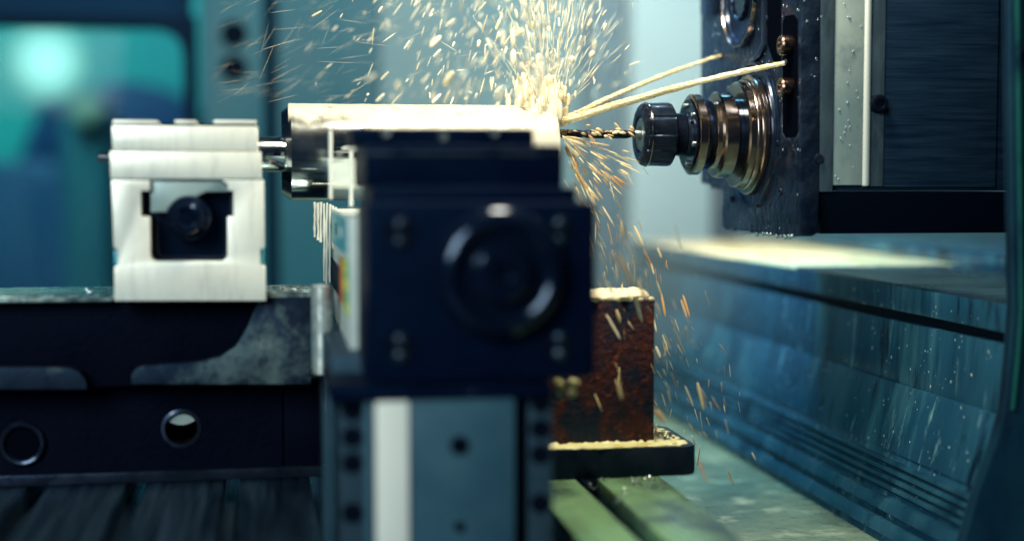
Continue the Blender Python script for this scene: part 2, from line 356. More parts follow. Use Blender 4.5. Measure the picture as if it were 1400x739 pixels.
def rrect(x0, x1, z0, z1, r, n=8):
    pts = []
    for cx, cz, a0 in ((x1 - r, z1 - r, 0), (x0 + r, z1 - r, 90), (x0 + r, z0 + r, 180), (x1 - r, z0 + r, 270)):
        for k in range(n + 1):
            a = R(a0 + 90 * k / n); pts.append((cx + r * math.cos(a), cz + r * math.sin(a)))
    return pts
def circle(cx, cz, r, n=32):
    return [(cx + r * math.cos(2 * math.pi * k / n), cz + r * math.sin(2 * math.pi * k / n)) for k in range(n)]

def blob_mesh(name, spheres, voxel, mat, parent=None, smooth_it=4):
    """overlapping balls fused into one watery surface"""
    bm = bmesh.new()
    for (p, r, st) in spheres:
        bmesh.ops.create_icosphere(bm, subdivisions=2, radius=1, matrix=Matrix.Translation(p) @ Matrix.Diagonal((r * st[0], r * st[1], r * st[2], 1)))
    me = bpy.data.meshes.new(name); bm.to_mesh(me); bm.free()
    o = bpy.data.objects.new(name, me); COL.objects.link(o)
    md = o.modifiers.new('remesh', 'REMESH'); md.mode = 'VOXEL'; md.voxel_size = voxel
    ms = o.modifiers.new('smooth', 'SMOOTH'); ms.iterations = smooth_it; ms.factor = 0.5
    dg = bpy.context.evaluated_depsgraph_get()
    me2 = bpy.data.meshes.new_from_object(o.evaluated_get(dg))
    o.modifiers.clear(); o.data = me2; me2.name = name
    for p in me2.polygons: p.use_smooth = True
    me2.materials.clear(); me2.materials.append(M[mat])
    if parent: o.parent = parent
    return o

# ------------------------------------------------------------------ the setting: enclosure
TABLE_Z = -0.208; TRAY_Z = U(1297, 795, 0.90).z
YB = 2.2
def wx(px, Y=YB): return U(px, 200, Y).x
def wz(py, Y=YB, px=300): return U(px, py, Y).z

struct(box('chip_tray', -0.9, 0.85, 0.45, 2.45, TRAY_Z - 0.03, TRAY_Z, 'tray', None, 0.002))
# rear wall with the window
zb, zt = TRAY_Z, 0.75
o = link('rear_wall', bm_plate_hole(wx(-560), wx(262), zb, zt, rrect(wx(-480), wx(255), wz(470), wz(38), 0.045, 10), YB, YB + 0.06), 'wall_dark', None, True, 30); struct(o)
g = link('window_gasket', bm_plate_hole(wx(-492), wx(272), wz(480), wz(26), rrect(wx(-478), wx(253), wz(468), wz(40), 0.043, 10), YB - 0.022, YB - 0.001), 'gasket', o, True, 30)
p = box('window_pane', wx(-479), wx(254.5), YB + 0.025, YB + 0.031, wz(469.5), wz(38.5), 'pane', o, 0)
post = struct(box('wall_post', wx(280), wx(362), YB - 0.05, YB + 0.06, zb, zt, 'wall', None, 0.006))
for py in (47, 93):
    c = U(320, py, YB - 0.05)
    lathe('post_bolt', [(YB - 0.056, 0.013), (YB - 0.058, 0.017), (YB - 0.052, 0.019), (YB - 0.049, 0.019)], (c.x, 0, c.z), 'rubber', post, 'Y', 24)
struct(box('wall_recess', wx(362), wx(380), YB + 0.03, YB + 0.09, zb, zt, 'wall_dark', None, 0.0))
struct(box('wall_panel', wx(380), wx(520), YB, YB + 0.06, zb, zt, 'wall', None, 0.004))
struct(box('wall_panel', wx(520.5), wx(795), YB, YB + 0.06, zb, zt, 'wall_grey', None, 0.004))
struct(box('wall_column', wx(797), wx(852), YB - 0.02, YB + 0.06, zb, zt, 'wall_col', None, 0.03))
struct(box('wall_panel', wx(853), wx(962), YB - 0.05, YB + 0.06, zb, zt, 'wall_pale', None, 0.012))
struct(box('wall_post', wx(963), wx(992), YB - 0.06, YB + 0.05, zb, zt, 'wall_dark', None, 0.004))
struct(box('wall_panel', wx(993), wx(1500), YB, YB + 0.06, zb, zt, 'wall_grey', None, 0.004))
# workshop behind the window
struct(box('workshop_wall', -3.2, 1.6, 5.2, 5.3, -1.2, 2.6, 'teal_wall', None, 0))
struct(box('workshop_floor', -3.2, 1.6, 2.4, 5.2, -1.3, -1.2, 'blue_cab', None, 0))
lampo = thing('work_light', 'glowing round work light on a dark arm behind the window', 'lamp')
c = U(65, 86, 4.6)
lathe('lamp_disc', [(4.585, 0.0), (4.586, 0.115), (4.592, 0.12)], (c.x, 0, c.z), 'lamp', lampo, 'Y', 32)
lathe('lamp_shade', [(4.5925, 0.118), (4.60, 0.119), (4.66, 0.07), (4.68, 0.0)], (c.x, 0, c.z), 'gasket', lampo, 'Y', 32)
tube('lamp_arm', [c + Vector((0.03, 0.05, -0.02)), U(92, 122, 4.64), U(60, 190, 4.66), U(20, 300, 4.66), U(10, 900, 4.66)], 0.05, 'blue_cab', lampo)
t = thing('tool_cabinet', 'dark blue workshop cabinet with green side behind the window', 'cabinet')
c0 = U(-60, 230, 4.2); c1 = U(83, 230, 4.2)
box('cabinet_body', c0.x, c1.x, 4.2, 4.7, -1.2, U(0, 220, 4.2).z, 'blue_cab', t, 0.03)
c0 = U(84, 230, 4.0); c1 = U(150, 230, 4.0)
box('cabinet_side', c0.x, c1.x, 4.0, 4.5, -1.2, U(0, 130, 4.0).z, 'green_cab', t, 0.03)
c = U(117, 150, 3.97); lathe('dial', [(3.955, 0.0), (3.96, 0.036), (4.0, 0.04)], (c.x, 0, c.z), 'grey_cab', t, 'Y', 24)
t = thing('machine_hood', 'rounded dark blue machine hood standing behind the window', 'machine')
c = U(190, 190, 4.4)
lathe('hood', [(4.1, 0.05), (4.12, 0.2), (4.5, 0.22), (4.55, 0.1)], (c.x, 0, U(190, 215, 4.4).z), 'blue_cab', t, 'Y', 32)
box('hood_base', c.x - 0.26, c.x + 0.3, 4.13, 4.6, -1.2, U(190, 230, 4.4).z, 'blue_cab', t, 0.05)

# ------------------------------------------------------------------ T-slot table
table = struct(box('machine_table', -0.5, 0.272, 0.50, 1.32, TRAY_Z, TABLE_Z - 0.014, 'table_dark', None, 0.001))
edges = [-0.5]
def tx(px): return (px - 365) / FPX * 0.868
for a, b in ((-150, -120), (-8, 22), (142, 172), (292, 318), (428, 460), (590, 622), (742, 770), (848, 884)):
    edges += [tx(a), tx(b)]
edges.append(0.270)
for a, b in zip(edges[0::2], edges[1::2]):
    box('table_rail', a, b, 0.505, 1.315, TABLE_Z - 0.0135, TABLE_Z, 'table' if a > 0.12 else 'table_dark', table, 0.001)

# ------------------------------------------------------------------ way cover on the right
YN, YF = 0.90, 1.93
wc = thing('way_cover', 'wet blue steel way cover with stepped longitudinal panels and ridges below the spindle', 'way cover')
def along(name, pts, mat, bev=0.0006, y0=YN, y1=YF):
    return prism(name, [(x, y0, z) for x, z in pts], (0, y1 - y0, 0), mat, wc, bev)
def Pn(px, py): q = U(px, py, YN); return (q.x, q.z)
A0, A1 = Pn(1380, 415), Pn(1379, 456); B0, B1 = Pn(1377, 472), Pn(1368, 567)
C0, C1 = Pn(1363, 567), Pn(1337, 668); D0, D1 = Pn(1341, 666), (Pn(1297, 795)[0], TRAY_Z)
def slab(name, P0, P1, th=0.008, mat='waycover'):
    return along(name, [P0, P1, (P1[0] + th, P1[1]), (P0[0] + th, P0[1])], mat)
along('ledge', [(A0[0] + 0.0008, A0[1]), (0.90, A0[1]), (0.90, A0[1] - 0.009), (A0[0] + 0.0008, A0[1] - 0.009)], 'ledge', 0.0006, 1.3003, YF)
along('ledge', [(A0[0] + 0.0008, A0[1] + 0.0012), (0.90, A0[1] + 0.0012), (0.90, A0[1] - 0.009), (A0[0] + 0.0008, A0[1] - 0.009)], 'ledge_shade', 0.0006, YN, 1.30)  # near section darkened in colour where the turret shades it
slab('front_lip', (A0[0], A0[1] - 0.0008), A1, 0.006)
along('groove', [(A1[0] + 0.008, A0[1] - 0.010), (A1[0] + 0.008, B0[1] - 0.004), (A1[0] + 0.018, B0[1] - 0.004), (A1[0] + 0.018, A0[1] - 0.010)], 'groove', 0)
slab('panel', B0, B1); slab('panel', C0, C1); slab('panel', D0, D1)
def lerp_x(P0, P1, z): return P0[0] + (P1[0] - P0[0]) * (z - P0[1]) / (P1[1] - P0[1])
def on3(z): return lerp_x(D0, D1, z)
def face_x(z):
    if z > A1[1]: return A0[0]
    if z > B0[1]: return None
    if z > B1[1]: return lerp_x(B0, B1, z)
    if z > C1[1]: return lerp_x(C0, C1, z)
    return on3(z)
hgt = D0[1] - D1[1]
for f in (0.10, 0.19, 0.28, 0.37):
    z = D0[1] - f * hgt
    along('ridge_shade', [(on3(z - .0034) - 0.0007, z - 0.0034), (on3(z - .0048) - 0.0007, z - 0.0048), (on3(z - .0048) + 0.001, z - 0.0048), (on3(z - .0034) + 0.001, z - 0.0034)], 'groove', 0)  # raised dark strip painted as the shade between ridges
    along('ridge', [(on3(z) - 0.0034, z), (on3(z - .003) - 0.0034, z - 0.003), (on3(z - .003) + 0.001, z - 0.003), (on3(z) + 0.001, z)], 'ridge', 0.0004)
for f in (0.50, 0.74):
    z = D0[1] - f * hgt
    along('ridge', [(on3(z) - 0.0050, z), (on3(z - .009) - 0.0050, z - 0.009), (on3(z - .009) + 0.001, z - 0.009), (on3(z) + 0.001, z)], 'ridge', 0.0006)
along('upper_riser', [(0.66, A0[1] + 0.0003), (0.66, A0[1] + 0.014), (0.90, A0[1] + 0.014), (0.90, A0[1] + 0.0003)], 'waycover')

# side guard at the near end of the cover
gd = thing('side_guard', 'green painted guard plate edging the way cover', 'guard')
YG = 0.884
curve = [(1382, -60), (1385, 200), (1388, 420), (1384, 480), (1376, 560), (1362, 610), (1340, 670), (1320, 739), (1305, 800)]
pl = [U(x, y, YG) for x, y in curve]
prism('guard_plate', pl + [U(1520, 800, YG), U(1520, -60, YG)], (0, 0.012, 0), 'guard', gd, 0.0008)
seal = [U(x - 4, y, YG + 0.008) for x, y in curve]
tube('rubber_seal', seal, 0.0026, 'rubber', gd, 10)
e = [U(x + 9, y, YG - 0.003) for x, y in curve[:5]]
tube('edge_bead', e, 0.0018, 'guard_edge', gd, 10)
c = U(1386, 72, YG - 0.004); lathe('guard_screw', [(YG - 0.007, 0.0), (YG - 0.0068, 0.0030), (YG - 0.0005, 0.0034)], (U(1394, 72, YG).x, 0, c.z), 'rubber', gd, 'Y', 20)

# ------------------------------------------------------------------ bed and clamp block on the left
bed = thing('machine_bed', 'dark cast iron bed with lighter machined lands carrying the white clamp block', 'machine bed')
YBD = 1.0
zt_ = -0.0785; xr = U(425, 450, YBD).x
def bz(py, Y=YBD): return U(200, py, Y).z
box('upper_tier', -0.42, xr - 0.001, YBD + 0.014, 1.098, bz(531), zt_ - 0.001, 'iron', bed, 0.001)
def land(pxs, mat='iron_land'):
    return prism('machined_land', [U(x, y, YBD) for x, y in pxs], (0, 0.0135, 0), mat, bed, 0.0008)
land([(425, 404), (425, 525), (180, 525), (179, 514), (184, 505), (196, 500), (270, 495), (300, 489), (322, 474), (338, 448), (348, 424), (366, 404)])
land([(-400, 503), (92, 503), (108, 508), (117, 519), (119, 532), (-400, 532)])
box('top_rail', -0.42, U(154, 405, YBD).x, YBD - 0.001, YBD + 0.016, bz(411), zt_, 'wet_edge', bed, 0.0012)
box('top_rail', U(364, 405, YBD).x, xr, YBD - 0.0012, YBD + 0.0142, bz(403.5), zt_ + 0.0002, 'wet_edge', bed, 0.0012)
box('top_plate', -0.42, xr + 0.002, YBD + 0.0165, 1.099, zt_ - 0.0008, zt_ + 0.0006, 'wet_edge', bed, 0.0004)
YL = 1.035
hc = U(248, 585, YL); zl0 = TABLE_Z; zl1 = bz(531) - 0.0005
xs = U(387, 580, YL).x
link('lower_front', bm_plate_hole(U(120, 580, YL).x, xs - 0.0006, zl0, zl1, circle(hc.x, hc.z, 0.0115), YL, YL + 0.02), 'iron', bed, True, 30)
box('lower_front', -0.42, U(120, 580, YL).x - 0.0002, YL + 0.0003, YL + 0.02, zl0, zl1, 'iron', bed, 0)
box('lower_front', xs + 0.0006, xr + 0.01, YL + 0.0005, YL + 0.02, zl0, zl1, 'iron', bed, 0.0004)
box('lower_back', -0.42, xr + 0.008, YL + 0.046, 1.09, zl0, zl1, 'iron', bed, 0)
bm = bmesh.new()
prof = [(YL + 0.019, 0.0113), (YL - 0.001, 0.0108), (YL - 0.0016, 0.0114), (YL - 0.0010, 0.0138), (YL + 0.0006, 0.0142)]
rings = [[bm.verts.new((hc.x + r * math.cos(2 * math.pi * k / 40), y, hc.z + r * math.sin(2 * math.pi * k / 40))) for k in range(40)] for y, r in prof]
for A, B in zip(rings, rings[1:]):
    for k in range(40): bm.faces.new((A[k], A[(k + 1) % 40], B[(k + 1) % 40], B[k]))
link('bore_rim', bm, 'black_steel', bed, True, 40)
# pale crescent painted as light showing through the top of the bore
prism('bore_light', [(hc.x + 0.0107 * math.cos(R(q)), YL + 0.002, hc.z + 0.0107 * math.sin(R(q))) for q in range(30, 151, 8)] + [(hc.x - 0.0088 + 0.0176 * q / 8, YL + 0.002, hc.z + 0.0046 - 0.0026 * math.sin(math.pi * q / 8)) for q in range(0, 9)], (0, 0.004, 0), 'pale', bed, 0)
bc = U(31, 605, YL)
lathe('boss_ring', [(YL + 0.001, 0.0155), (YL - 0.0035, 0.0150), (YL - 0.0045, 0.0138), (YL - 0.0040, 0.0122), (YL + 0.0002, 0.0118), (YL + 0.0002, 0.0)], (bc.x, 0, bc.z), 'black_steel', bed, 'Y', 40)
lathe('boss_bore', [(YL - 0.0006, 0.0), (YL - 0.0006, 0.0112), (YL + 0.001, 0.0118)], (bc.x, 0, bc.z), 'void', bed, 'Y', 40)
box('foot_rail', -0.42, xr + 0.012, YL - 0.012, YL - 0.0005, TABLE_Z, U(200, 644, YL - 0.012).z, 'black_steel', bed, 0.0015)

# the clamp block
vb = thing('clamp_block', 'bright ground metal clamp block with dark keyhole recess and round plug on the bed', 'clamp')
YV = 0.985
pbox('top_block', 153, 172, 352.5, 205.5, YV + 0.001, 0.085, 'block', vb, 0.0009)
pbox('middle_block', 150.5, 207, 357.5, 244.5, YV, 0.088, 'block', vb, 0.0008)
for a, b in ((154, 214.5), (239, 268), (292, 350.5)):
    pbox('top_tab', a, 164.5, b, 169.3, YV + 0.0012, 0.084, 'block', vb, 0.0004)
pbox('tab_shadow', 153.6, 169.3, 351.6, 172.6, YV + 0.0018, 0.082, 'black', vb, 0)  # black strip standing for the shadow line beneath the tabs
# lower body: left and right cheeks with side notches, bridge under the recess, back behind it
def vp(pts, name, d=0.10, mat='block', bev=0.0007, Y=YV):
    return prism(name, [U(x, y, Y) for x, y in pts], (0, d, 0), mat, vb, bev)
vp([(152, 246), (205, 246), (205, 261), (192.5, 261), (192.5, 296), (205, 296), (205, 348), (207, 354), (213, 357), (303, 357), (309, 354), (311, 348), (311, 296), (319, 296), (319, 261), (311, 261), (311, 253), (307, 249), (303, 246), (361, 246), (362, 338), (356, 341), (356, 362), (363, 365), (363.5, 411), (156, 411), (156, 365), (161, 362), (161, 341), (155, 338)], 'lower_body', 0.02)
box('core', U(165, 330, YV).x, U(353, 330, YV).x, YV + 0.0203, YV + 0.095, -0.0778, U(250, 247, YV).z, 'black_gloss', vb, 0.0006)
vp([(206, 247), (302, 247), (310, 255), (310, 262), (282, 262), (262, 272), (240, 289), (206, 290)], 'recess_plate', 0.0145, 'pale', 0.0005, YV + 0.005)
pc = U(257, 298, YV)
lathe('plug', [(YV + 0.020, 0.0150), (YV + 0.004, 0.0150), (YV + 0.001, 0.0138), (YV - 0.001, 0.0105), (YV - 0.0045, 0.0095), (YV - 0.0060, 0.0075), (YV - 0.0050, 0.0055), (YV - 0.0040, 0.0050), (YV - 0.0042, 0.0)], (pc.x, 0, pc.z), 'black_gloss', vb, 'Y', 40)
pbox('side_key', 155.4, 342, 161, 361, YV + 0.004, 0.08, 'label_teal', vb, 0.0003)
pbox('side_key', 356, 342, 361, 361, YV + 0.004, 0.08, 'label_teal', vb, 0.0003)
pp = U(142, 215, YV + 0.03)
lathe('side_pin', [(U(134, 215, YV + .03).x, 0.0), (U(134.2, 215, YV + .03).x, 0.0030), (U(136, 215, YV + .03).x, 0.0036), (U(156, 215, YV + .03).x, 0.0036)], (0, YV + 0.03, pp.z), 'chrome', vb, 'X', 24)

# tailstock shaft between block and workpiece
YS = 1.06
sc_ = U(372, 211, YS)
lathe('tailstock_shaft', [(U(338, 211, YS).x, 0.0125), (U(386, 211, YS).x, 0.0125), (U(388, 211, YS).x, 0.0120), (U(391, 211, YS).x, 0.0120)], (0, YS, sc_.z), 'chrome', None, 'X', 40)
tag(bpy.data.objects['tailstock_shaft'], 'short polished steel shaft joining the clamp block to the cylinder', 'shaft')

# ------------------------------------------------------------------ workpiece
YW = 1.10; WR = 0.0355
WZ = U(450, 209, YW).z
XW0 = U(392, 209, YW).x; XW1 = U(752, 200, YW).x
wp = thing('workpiece', 'round polished steel workpiece with chamfered end being drilled under white coolant', 'workpiece')
lathe('cylinder', [(XW0 - 0.004, 0.0), (XW0 - 0.004, WR - 0.005), (XW0 - 0.003, WR - 0.0045), (XW0 + 0.003, WR), (XW1 - 0.002, WR), (XW1, WR - 0.002), (XW1, 0.0)], (0, YW, WZ), 'chrome', wp, 'X', 96)
# milky film running over its upper half
bm = bmesh.new(); NX, NA = 260, 60; rows = []; fades = []
for i in range(NX + 1):
    x = XW0 + 0.001 + (XW1 + 0.0012 - XW0 - 0.001) * i / NX
    row = []
    drip = 0.42 * noise.noise((x * 90, 1.3, 0)) + 0.35 * noise.noise((x * 260, 4.1, 0))
    fr = 62 + 12 * drip + 44 * min(1, max(0, (i / NX - 0.22) * 4))
    for k in range(NA + 1):
        a = R(-70 + (fr + 70) * k / NA)     # from the back over the top to the front
        e_ = min(1, (NA - k) / 4, k / 3 + .2)
        h = (0.0009 + 0.00022 * noise.noise((x * 120, a * 4, 2.2))) * (0.3 + 0.7 * e_)
        if i in (0, NX): h *= 0.2
        r = WR + h
        row.append(bm.verts.new((x, YW - r * math.sin(a), WZ + r * math.cos(a)))); fades.append(min(1, (NA - k) / 14))
    rows.append(row)
for A, B in zip(rows, rows[1:]):
    for k in range(NA): bm.faces.new((A[k], A[k + 1], B[k + 1], B[k]))
fo = link('coolant_film', bm, 'film', wp, True)
at = fo.data.attributes.new('cover', 'FLOAT', 'POINT'); at.data.foreach_set('value', fades)
nt = M['film'].node_tree; an = nt.nodes.new('ShaderNodeAttribute'); an.attribute_name = 'cover'
tcf = nt.nodes.new('ShaderNodeTexCoord'); nf = nt.nodes.new('ShaderNodeTexNoise'); nf.inputs['Scale'].default_value = 110
mpf = nt.nodes.new('ShaderNodeMapping'); mpf.inputs['Scale'].default_value = (.7, .5, .45); nt.links.new(tcf.outputs['Object'], mpf.inputs['Vector']); nt.links.new(mpf.outputs[0], nf.inputs['Vector'])
ad = nt.nodes.new('ShaderNodeMath'); ad.operation = 'ADD'; nt.links.new(an.outputs['Fac'], ad.inputs[0]); nt.links.new(nf.outputs['Fac'], ad.inputs[1])
mr = nt.nodes.new('ShaderNodeMapRange'); mr.inputs['From Min'].default_value = 0.62; mr.inputs['From Max'].default_value = 1.15
nt.links.new(ad.outputs[0], mr.inputs['Value']); nt.links.new(mr.outputs[0], nt.nodes['Principled BSDF'].inputs['Alpha'])

# ------------------------------------------------------------------ drill and collet chuck
AY, AZ = 1.10, 0.0345
AX = lambda px: (px - 365) / FPX * AY * 1.0
XP = 0.375                                      # plane of the turret face
dr = thing('drill_bit', 'dark twist drill with bright flute edges entering the workpiece', 'drill')
bm = bmesh.new(); rings = []; n = 28; x0, x1 = XW1 - 0.012, 0.2795
steps = 90
for i in range(steps + 1):
    x = x0 + (x1 - x0) * i / steps; tw = (x - x0) / 0.019 * 2 * math.pi / 2
    row = []
    for k in range(n):
        a = 2 * math.pi * k / n; s = math.cos(2 * (a - tw))
        r = 0.0033 if s > -0.05 else 0.0033 - 0.0018 * min(1, (-s - 0.05) * 1.6)
        row.append(bm.verts.new((x, AY + r * math.cos(a), AZ + r * math.sin(a))))
    rings.append(row)
for A, B in zip(rings, rings[1:]):
    for k in range(n): bm.faces.new((A[k], A[(k + 1) % n], B[(k + 1) % n], B[k]))
bm.faces.new(rings[0]); bm.faces.new(rings[-1])
link('fluted_body', bm, 'dark_metal', dr, True, 40)
lathe('shank', [(0.2794, 0.0033), (0.2805, 0.0034), (0.295, 0.0034)], (0, AY, AZ), 'steel', dr, 'X', 24)

ch = thing('collet_chuck', 'dark collet chuck with slotted nut and stepped warm-lit rings gripping the drill', 'tool holder')
def slots(i, a, r):
    s = math.cos(a * 12); return r - (0.0011 if s > 0.80 and 3 <= i <= 5 else 0)
nut = lathe('collet_nut', [(0.2852, 0.0135), (0.2832, 0.0150), (0.2828, 0.0200), (0.2838, 0.0222), (0.2858, 0.0240), (0.3050, 0.0246), (0.3070, 0.0240), (0.3085, 0.0215), (0.3085, 0.015)], (0, AY, AZ), 'black_steel', ch, 'X', 144, slots)
lathe('nut_band', [(0.2874, 0.0235), (0.2876, 0.02475), (0.2886, 0.0249), (0.2890, 0.0235)], (0, AY, AZ), 'warm_glint', nut, 'X', 72)
lathe('collet_face', [(0.2856, 0.0), (0.2848, 0.0055), (0.2836, 0.0065), (0.2836, 0.0118), (0.2848, 0.0133), (0.2860, 0.0133)], (0, AY, AZ), 'steel', ch, 'X', 48)
pr = [(0.3087, 0.014)]
for k in range(6):
    s = 0.3088 + k * 0.0016; pr += [(s, 0.0150), (s + 0.0008, 0.0164), (s + 0.0015, 0.0150)]
pr += [(0.3186, 0.0168), (0.3225, 0.0172), (0.3225, 0.012)]
lathe('thread_collar', pr, (0, AY, AZ), 'black_steel', ch, 'X', 64)
lathe('front_ring', [(0.3222, 0.012), (0.3222, 0.0265), (0.3230, 0.0300), (0.3238, 0.0312), (0.3292, 0.0312), (0.3302, 0.0304), (0.3302, 0.012)], (0, AY, AZ), 'warm_glint', ch, 'X', 96)
fi = lathe('front_ring_face', [(0.3216, 0.0170), (0.3212, 0.0180), (0.3212, 0.0270), (0.3221, 0.0282)], (0, AY, AZ), 'black_gloss', ch, 'X', 96)
lathe('neck', [(0.3304, 0.022), (0.3365, 0.022), (0.3372, 0.027), (0.3372, 0.012)], (0, AY, AZ), 'dark_metal', ch, 'X', 64)
lathe('middle_ring', [(0.3374, 0.012), (0.3374, 0.0255), (0.3388, 0.0268), (0.3420, 0.0272), (0.3426, 0.0318), (0.3438, 0.0332), (0.3528, 0.0336), (0.3538, 0.0326), (0.3538, 0.012)], (0, AY, AZ), 'warm_glint', ch, 'X', 96)
lathe('groove_ring', [(0.3540, 0.012), (0.3540, 0.0300), (0.3585, 0.0300), (0.3585, 0.012)], (0, AY, AZ), 'black_gloss', ch, 'X', 64)
lathe('rear_flange', [(0.3587, 0.012), (0.3587, 0.0395), (0.3600, 0.0410), (0.3640, 0.0414), (0.3644, 0.0428), (0.3652, 0.0432), (0.3678, 0.0432), (0.3682, 0.0455), (0.3692, 0.0464), (0.3722, 0.0466), (0.3728, 0.046), (0.3728, 0.012)], (0, AY, AZ), 'warm_glint', ch, 'X', 96)
for k in range(6):
    a = R(20 + 60 * k); lathe('cap_screw', [(0.3192, 0.0), (0.3190, 0.0018), (0.3196, 0.0022), (0.3214, 0.0022)], (0, AY + 0.0225 * math.cos(a), AZ + 0.0225 * math.sin(a)), 'steel', fi, 'X', 14)

# ------------------------------------------------------------------ turret
tu = thing('tool_turret', 'wet black tool turret with bolted face, empty tool socket and dark housing', 'turret')
def F(px, py): return UX(px, py, XP)
fp = prism('face_plate', [F(958, -60), F(958, 250), F(984, 256), F(988, 262), F(986, 309), F(992, 314), F(1086, 323), F(1094, 318), F(1096, -60)], (0.014, 0, 0), 'turret', tu, 0.0012)
lathe('flange_boss', [(XP - 0.0020, 0.02), (XP - 0.0020, 0.0560), (XP - 0.0004, 0.0580), (XP + 0.0020, 0.0580)], (0, AY, AZ), 'turret', tu, 'X', 96)
def cap(px, py, r, h, mat='black_steel', parent=tu, x=XP, hexa=True):
    p_ = UX(px, py, x); b_ = lathe('cap_screw', [(x - h + 0.002, 0.0), (x - h + 0.002, r * 0.52), (x - h, r * 0.58), (x - h, r * 0.9), (x - h + 0.0012, r), (x + 0.001, r)], (0, p_.y, p_.z), mat, parent, 'X', 24)
    return b_
# upper empty tool socket
sp = F(1016, -6)
lathe('tool_socket', [(XP - 0.0008, 0.0), (XP - 0.0008, 0.0180), (XP - 0.0014, 0.0345), (XP - 0.0035, 0.0352), (XP - 0.0045, 0.0366), (XP - 0.0042, 0.0400), (XP - 0.0015, 0.0415), (XP + 0.001, 0.0415)], (0, sp.y, sp.z), 'black_steel', tu, 'X', 72)
lathe('socket_bore', [(XP - 0.0025, 0.0), (XP - 0.0027, 0.0178), (XP - 0.0040, 0.0186), (XP - 0.0038, 0.0200), (XP - 0.0012, 0.0205)], (0, sp.y, sp.z), 'black_gloss', tu, 'X', 48)
# slot with its two big cap screws
prism('screw_slot', [F(1071, 32), F(1074, 22), F(1086, 20), F(1091, 28), F(1091, 180), F(1087, 188), F(1075, 188), F(1071, 180)], (-0.0006, 0, 0), 'void', tu, 0)
cap(1083, 62, 0.0072, 0.0095, 'cap'); cap(1083, 120, 0.0072, 0.0095, 'cap')
for q in ((1068, 262), (1063, 196), (1001, 272), (1037, 279), (972, 238), (991, 40), (1049, 26), (968, 6), (976, 130), (1086, 208)):
    cap(*q, 0.0030, 0.0016, 'black_steel')
prism('dark_facet', [F(1050, -50), F(1068, -50), F(1068, 92), F(1058, 84), F(1050, 60)], (-0.0005, 0, 0), 'void', tu, 0)
prism('edge_rib', [F(1044, -50), F(1049, -50), F(1049, 62), F(1042, 78), F(1030, 88), F(1026, 83), F(1038, 72), F(1044, 58)], (-0.0022, 0, 0), 'black_steel', tu, 0.0005)
prism('lug_block', [F(963, -20), F(981, -20), F(981, 20), F(963, 20)], (-0.004, 0, 0), 'black_steel', tu, 0.0008)
prism('lug_block', [F(1030, 205), F(1036, 300), F(1090, 306), F(1090, 200), F(1075, 215)], (-0.0006, 0, 0), 'turret', tu, 0.0002)
def open_ring(name, prof, cy, cz, mat):
    bmr = bmesh.new(); n_ = 96
    rr_ = [[bmr.verts.new((xx, cy + r_ * math.cos(2 * math.pi * k / n_), cz + r_ * math.sin(2 * math.pi * k / n_))) for k in range(n_)] for xx, r_ in prof]
    for A_, B_ in zip(rr_, rr_[1:]):
        for k in range(n_): bmr.faces.new((A_[k], A_[(k + 1) % n_], B_[(k + 1) % n_], B_[k]))
    return link(name, bmr, mat, tu, True, 35)
open_ring('socket_rim', [(XP - 0.0040, 0.0398), (XP - 0.0052, 0.0402), (XP - 0.0052, 0.0410), (XP - 0.0030, 0.0414)], sp.y, sp.z, 'warm_glint')
open_ring('bore_rim', [(XP - 0.0030, 0.0184), (XP - 0.0048, 0.0187), (XP - 0.0048, 0.0196), (XP - 0.0020, 0.0202)], sp.y, sp.z, 'black_steel')
open_ring('boss_rim', [(XP - 0.0019, 0.0535), (XP - 0.0036, 0.0540), (XP - 0.0036, 0.0560), (XP - 0.0019, 0.0566)], AY, AZ, 'black_steel')
# nozzles feeding the jets
J1, J2 = F(986, 76), F(1075, 86)
IMP = Vector((XW1 + 0.001, AY - 0.004, AZ + 0.006))
for J in (J1, J2):
    d = (J - IMP).normalized()
    tube('coolant_nozzle', [J - d * 0.001, J + d * 0.006, J + d * 0.012 + Vector((0.004, 0, -0.001)), J + Vector((0.024, 0.001, -0.004))], [0.0028, 0.0036, 0.0036, 0.0036], 'dark_metal', tu, 14)
# housing behind the face, seen from its operator side
YH = F(1096, 100).y + 0.0008
hx = lambda px: U(px, 150, YH).x
hz = lambda py: U(1200, py, YH).z
box('housing', XP + 0.0145, hx(1400), YH + 0.006, 1.262, hz(261), 0.30, 'housing', tu, 0.0012)
box('side_strip', XP + 0.0146, hx(1140), YH, YH + 0.0055, hz(262), 0.30, 'cover_strip', tu, 0.0008)
box('side_panel', hx(1140.6), hx(1181), YH + 0.0012, YH + 0.0056, hz(253), 0.30, 'pale', tu, 0.0006)
lathe('edge_rod', [(hz(254), 0.0), (hz(254), 0.0026), (hz(252), 0.0031), (0.30, 0.0031)], (hx(1186.5), YH + 0.003, 0), 'edge_white', tu, 'Z', 20)
box('side_panel', hx(1193), hx(1211), YH + 0.0022, YH + 0.0057, hz(255), 0.30, 'cover_strip', tu, 0.0008)
box('shutter_panel', hx(1212), hx(1366), YH + 0.0030, YH + 0.0058, hz(256), 0.30, 'housing', tu, 0.0008)
sc2 = U(1201, 142, YH); lathe('cap_screw', [(YH - 0.0030, 0.0), (YH - 0.0026, 0.0030), (YH - 0.0040, 0.0036), (YH - 0.0038, 0.0058), (YH - 0.0020, 0.0066), (YH + 0.003, 0.0066)], (sc2.x, 0, sc2.z), 'rubber', tu, 'Y', 28)
sc2 = U(1119, 217, YH); lathe('cap_screw', [(YH - 0.0020, 0.0), (YH - 0.0020, 0.0030), (YH - 0.0008, 0.0036), (YH + 0.001, 0.0036)], (sc2.x, 0, sc2.z), 'black_steel', tu, 'Y', 20)
zu = hz(262.5); zd = hz(320)
